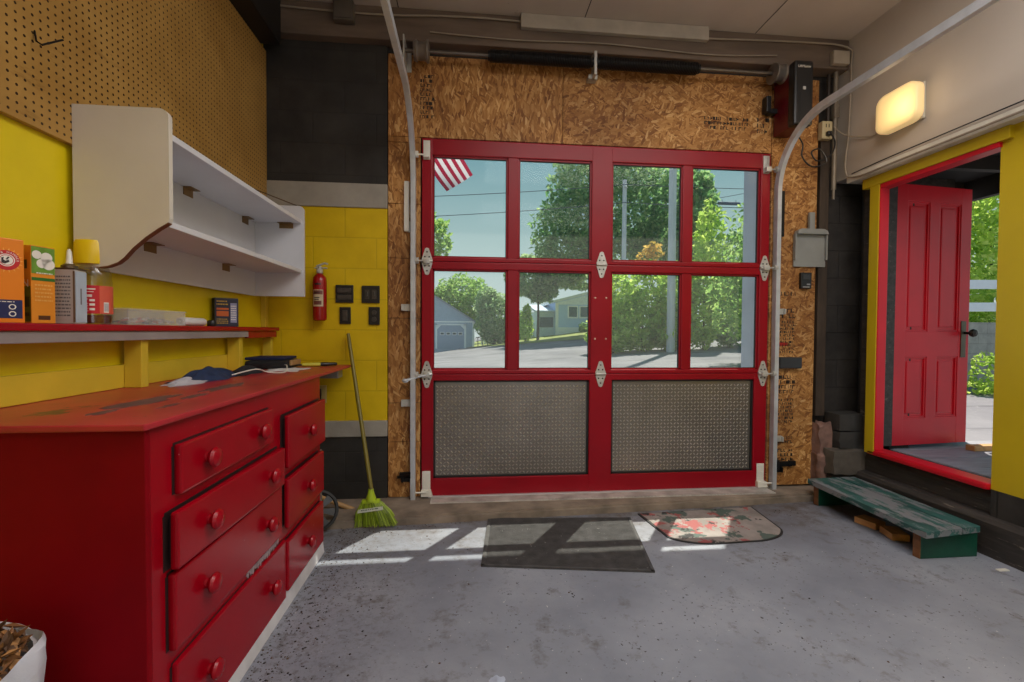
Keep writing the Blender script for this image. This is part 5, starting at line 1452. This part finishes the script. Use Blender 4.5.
# pale blue house
ho = thing('house', (11, 47, .9), 'pale blue bungalow with a white gable across the street', 'house')
hb = pm('pale_blue_siding', (178, 206, 244), .7, var=.05, vs=2)
b = MB().prism([(8.6, .2), (16.4, .2), (16.4, 3.95), (12.5, 4.95), (8.6, 3.95)], 'y', 44, 54); b.build('walls', hb, ho)
b = MB().prism([(8.2, 3.85), (12.5, 4.95), (16.8, 3.85), (16.8, 4.1), (12.5, 5.2), (8.2, 4.1)], 'y', 43.6, 54.2); b.build('roof', pm('white_fascia', (224, 230, 236), .6), ho)
b = MB().prism([(8.6, 3.72), (16.4, 3.72), (16.4, 3.9), (12.5, 4.9), (8.6, 3.9)], 'y', 43.96, 44.01); b.build('gable_board', pm('pale_gable', (226, 236, 252), .6), ho)
b = MB().box(8.5, 8.78, 43.93, 44.05, .6, 3.9).box(8.6, 13.5, 43.9, 44.0, .2, 1.5); b.build('skirting', wt_, ho)
for x in (9.7, 10.85):
    f_ = MB().box(x, x + 1.05, 43.92, 44.0, 2.38, 3.62).build('window', wt_, ho)
    MB().box(x + .12, x + .93, 43.90, 43.93, 2.52, 3.5).build('pane', pm('house_pane', (82, 104, 112), .15), f_)
b = MB().box(6.9, 8.6, 45, 51, .2, 3.1); b.build('porch_wall', pm('porch_blue', (206, 220, 238), .7), ho)
b = MB().prism([(45 - .4, 2.95), (51.2, 3.9), (51.2, 4.1), (45 - .4, 3.15)], 'x', 6.6, 8.6); b.build('porch_roof', pm('pale_porch_roof', (196, 206, 222), .6), ho)
b = MB().box(7.1, 8.45, 44.96, 45.0, 1.5, 2.5); b.build('porch_window', pm('porch_shadow_pane', (84, 100, 120), .3), ho)
fn = thing('picket_fence', (4.6, 46, .4), 'white board fence between the garage and the house', 'fence')
b = MB()
for i in range(22): b.box(1.3 + i * .25, 1.3 + i * .25 + .2, 46, 46.05, gz(1.3 + i * .25, 44) - .1, gz(1.3 + i * .25, 44) + 1.5)
b.build('boards', wt_, fn); MB().box(1.3, 6.8, 46.05, 46.1, .5, .6).build('rail', wt_, fn)
rl_ = MB()
for i in range(4): rl_.tube([(.9 + i * .45, 42.6, -.6), (.9 + i * .45, 42.6, .5 + i * .08)], .04, 6)
rl_.tube([(.7, 42.6, .45), (2.4, 42.6, .78)], .045, 6).tube([(.7, 42.6, .1), (2.4, 42.6, .4)], .03, 6)
tag(rl_.build('handrail', black_met), 'dark handrail beside the blue grey garage', 'railing')

# utility poles, wires, closure
pg_ = pm('grey_pole', (206, 206, 212), .8, var=.1, vs=3, streak=(6, 6, .5))
for x, y, r_, h, lab in ((10.45, 30, .16, 11.3, 'slim grey utility pole behind the third pane from the flag'), (8.75, 19, .165, 13.5, 'thick grey utility pole in the pane beside the lime tree')):
    t_ = thing('utility_pole', (x, y, gz(x, y)), lab, 'utility pole', 'utility poles on the street')
    MB().tube([(x, y, gz(x, y) - .2), (x, y, h)], [r_ * 1.12, r_ * .85], 14).build('pole', pg_, t_, smooth=True)
    MB().tube([(x - .12, y - r_ - .05, h - .55), (x + .12, y - r_ - .05, h - .55)], .04, 8).build('insulator', galv_dull, t_, smooth=True)
wire_m = pm('dark_wire', (64, 74, 86), .6)
def wire(p0, p1, sag, label, r_=.022):
    pts = []
    for i in range(25):
        t = i / 24; q = Vector(p0).lerp(Vector(p1), t); q.z -= sag * 4 * t * (1 - t); pts.append(q)
    tag(MB().tube(pts, r_, 6).build('overhead_wire', wire_m, smooth=True), label, 'wire', 'overhead wires along the street')
wire((-22, 30, 9.1), (10.45, 29.8, 10.95), .5, 'upper overhead wire crossing the two panes under the flag')
wire((-22, 30, 7.7), (10.45, 29.8, 9.75), .5, 'lower overhead wire crossing the two panes under the flag')
wire((10.45, 29.8, 10.95), (42, 30, 12.2), .4, 'upper overhead wire running right from the slim pole')
wire((10.45, 29.8, 9.75), (42, 30, 10.9), .5, 'lower overhead wire running right from the slim pole')
wire((13.0, 30, 9.5), (42, 30, 16.0), .2, 'slanting overhead wire in the last pane', .018)
cl = MB().lathe([(0, 0), (.09, .02), (.11, .08), (.11, 1.5), (.09, 1.58), (0, 1.6)], (17.0, 29.9, 9.95), 'x', 14).tube([(17.3, 29.9, 9.95), (17.3, 29.9, 10.2)], .02, 6).tube([(18.3, 29.9, 9.95), (18.3, 29.9, 10.2)], .02, 6)
tag(cl.build('cable_closure', pm('dark_blue_closure', (70, 82, 104), .5), smooth=True), 'dark cable closure hanging on the overhead wire', 'cable closure')
# flag: red and white stripes
fg = thing('flag', (-1.3, 7.5, 0), 'red and white striped flag hanging in the top left pane', 'flag')
fa, fb_, fc_ = Vector((.02, 7.5, 3.62)), Vector((-.355, 7.46, 3.345)), Vector((-.55, 7.5, 3.655))
along = (fc_ - fb_).normalized(); hoistv = (fa - fb_)
hl = hoistv.length; full = hoistv.normalized() * (hl * 1.12)
nu, nv = 16, 45; Lg = 1.15
b = MB(); vs = []
for j in range(nv + 1):
    for i in range(nu + 1):
        s_ = i / nu; q = fb_ + full * (j / nv) + along * (Lg * s_)
        q = q + Vector((0, .05 * math.sin(5 * s_ + 2.2 * j / nv), -.05 * math.sin(3 * s_) * (1 - j / nv)))
        vs.append(q)
k2 = len(vs); vs += [q + Vector((0, .002, 0)) for q in vs]
fs = []; mi = []
for j in range(nv):
    for i in range(nu):
        a = j * (nu + 1) + i; f = (a, a + 1, a + nu + 2, a + nu + 1)
        canton = i >= nu * .6 and j >= nv * 6 / 13
        c_ = 2 if canton else (0 if (j * 9 // nv) % 2 == 0 else 1)
        b.m(c_).add([vs[t] for t in f], [(0, 1, 2, 3)])
def cloth_flag(name, c): return leaf_mat(name, c, c, c)
b.build('cloth', [cloth_flag('flag_red', (168, 30, 62)), cloth_flag('flag_white', (232, 222, 226)), cloth_flag('flag_blue', (40, 50, 110))], fg)
p1_ = fb_ + full * 1.03 + along * Lg; p0_ = fb_ - full * .05 + along * Lg
MB().tube([p0_ - (p1_ - p0_) * .8, p1_], .016, 8).build('staff', white_pl, fg, smooth=True)
pz = p0_ - (p1_ - p0_) * .8
MB().tube([(pz.x, pz.y, gz(pz.x, pz.y)), (pz.x, pz.y, pz.z + .1)], .05, 10).build('pole', pg_, fg, smooth=True)

# beyond the side door
stw = MB().box(7.6, 40, 8.2, 8.7, -.1, 1.33)
rw = tag(stw.build('stone_wall', block_plain_mat('grey_block_wall', (148, 146, 140), (182, 178, 170))), 'grey block retaining wall beyond the side door', 'retaining wall')
rlg = thing('white_railing', (12, 8.4, 1.33), 'white two board railing above the grey block wall', 'railing')
for z in (1.62, 2.08): MB().prism([(7.6, z - .10), (24, z + .12), (24, z + .30), (7.6, z + .08)], 'y', 8.32, 8.37).build('rail_board', wt_, rlg)
for x in (8, 9.9, 12.4): MB().box(x, x + .1, 8.37, 8.47, 1.33, 2.3).build('post', wt_, rlg)
for i, (x, y, h, wd, m, lab) in enumerate(((12.5, 11.5, 5.6, 2.0, lime_g, 'sunny tree seen through the side door above the railing'), (16.5, 13, 7.5, 2.6, mid_g, 'larger tree farther behind the white railing'), (9.5, 12.5, 6.5, 2.0, mid_g, 'tree behind the opened red side door'))):
    tree('yard_tree', lab, (x, y), [(0, 0, h * .45, wd, wd, h * .42), (.4, 0, h * .8, wd * .8, wd * .8, h * .3), (-.5, 0, h * .3, wd, wd, h * .25)], (.12, h * .5), 9000, .10, m, 70 + i, 'trees beyond the side door')
tree('weed_clump', 'bright green weeds growing at the foot of the grey block wall', (9.3, 7.35), [(0, 0, .38, .22, .22, .42), (-.1, 0, .14, .34, .3, .16)], None, 330, .055, lime_g, 90, None, 'weeds')

# ================================================================== LIGHT
wld = bpy.data.worlds.new('sky'); sc.world = wld; wld.use_nodes = True
nt = wld.node_tree; nt.nodes.clear()
tc = nt.nodes.new('ShaderNodeTexCoord'); sx = nt.nodes.new('ShaderNodeSeparateXYZ'); nt.links.new(tc.outputs['Generated'], sx.inputs[0])
rp = nt.nodes.new('ShaderNodeValToRGB'); e = rp.color_ramp.elements
e[0].position, e[0].color = 0.0, lin((206, 214, 212)); e[1].position, e[1].color = 0.9, lin((96, 140, 176))
k = e.new(.16); k.color = lin((184, 204, 204)); k = e.new(.34); k.color = lin((130, 168, 178))
nt.links.new(sx.outputs[2], rp.inputs[0])
bgn = nt.nodes.new('ShaderNodeBackground'); bgn.inputs[1].default_value = 1.0; nt.links.new(rp.outputs[0], bgn.inputs[0])
wo = nt.nodes.new('ShaderNodeOutputWorld'); nt.links.new(bgn.outputs[0], wo.inputs[0])

def light(name, typ, loc, energy, color, **kw):
    l = bpy.data.lights.new(name, typ); l.energy = energy; l.color = color
    for k_, v in kw.items(): setattr(l, k_, v)
    o = bpy.data.objects.new(name, l); C.objects.link(o); o.location = loc
    return o
s = light('sun', 'SUN', (10, 15, 25), 7.2, (1, .91, .78), angle=math.radians(.6))
s.rotation_euler = Vector((-.70, -1.0, -2.304)).to_track_quat('-Z', 'Y').to_euler()
# unseen fill lights added under the ceiling to brighten the room
for i, (x, y, en) in enumerate(((1.35, .75, 56), (1.35, -1.7, 30))):
    a = light('ceiling_fill', 'AREA', (x, y, 3.10), en, (1, .975, .95), shape='RECTANGLE', size=2.3, size_y=1.5)
# unseen fill lamp added at the rear doorway, standing in for daylight
a = light('rear_fill', 'AREA', (1.3, YB + .02, 1.3), 10, (.90, .95, 1.0), shape='RECTANGLE', size=2.1, size_y=2.4)
a.rotation_euler = (math.radians(90), 0, 0)
# unseen upward fill lights, added to brighten the ceiling boards
for y, en in ((.7, 20), (-1.7, 10)):
    a = light('upward_fill', 'AREA', (1.35, y, 2.70), en, (1, .975, .95), shape='RECTANGLE', size=2.0, size_y=.5)
    a.rotation_euler = (math.radians(180), 0, 0)
light('lamp_bulb', 'POINT', (2.47, 2.50, 2.45), 1.5, (1, .72, .42), shadow_soft_size=.10)
for o in bpy.data.objects:
    if '_o' in o: del o['_o']
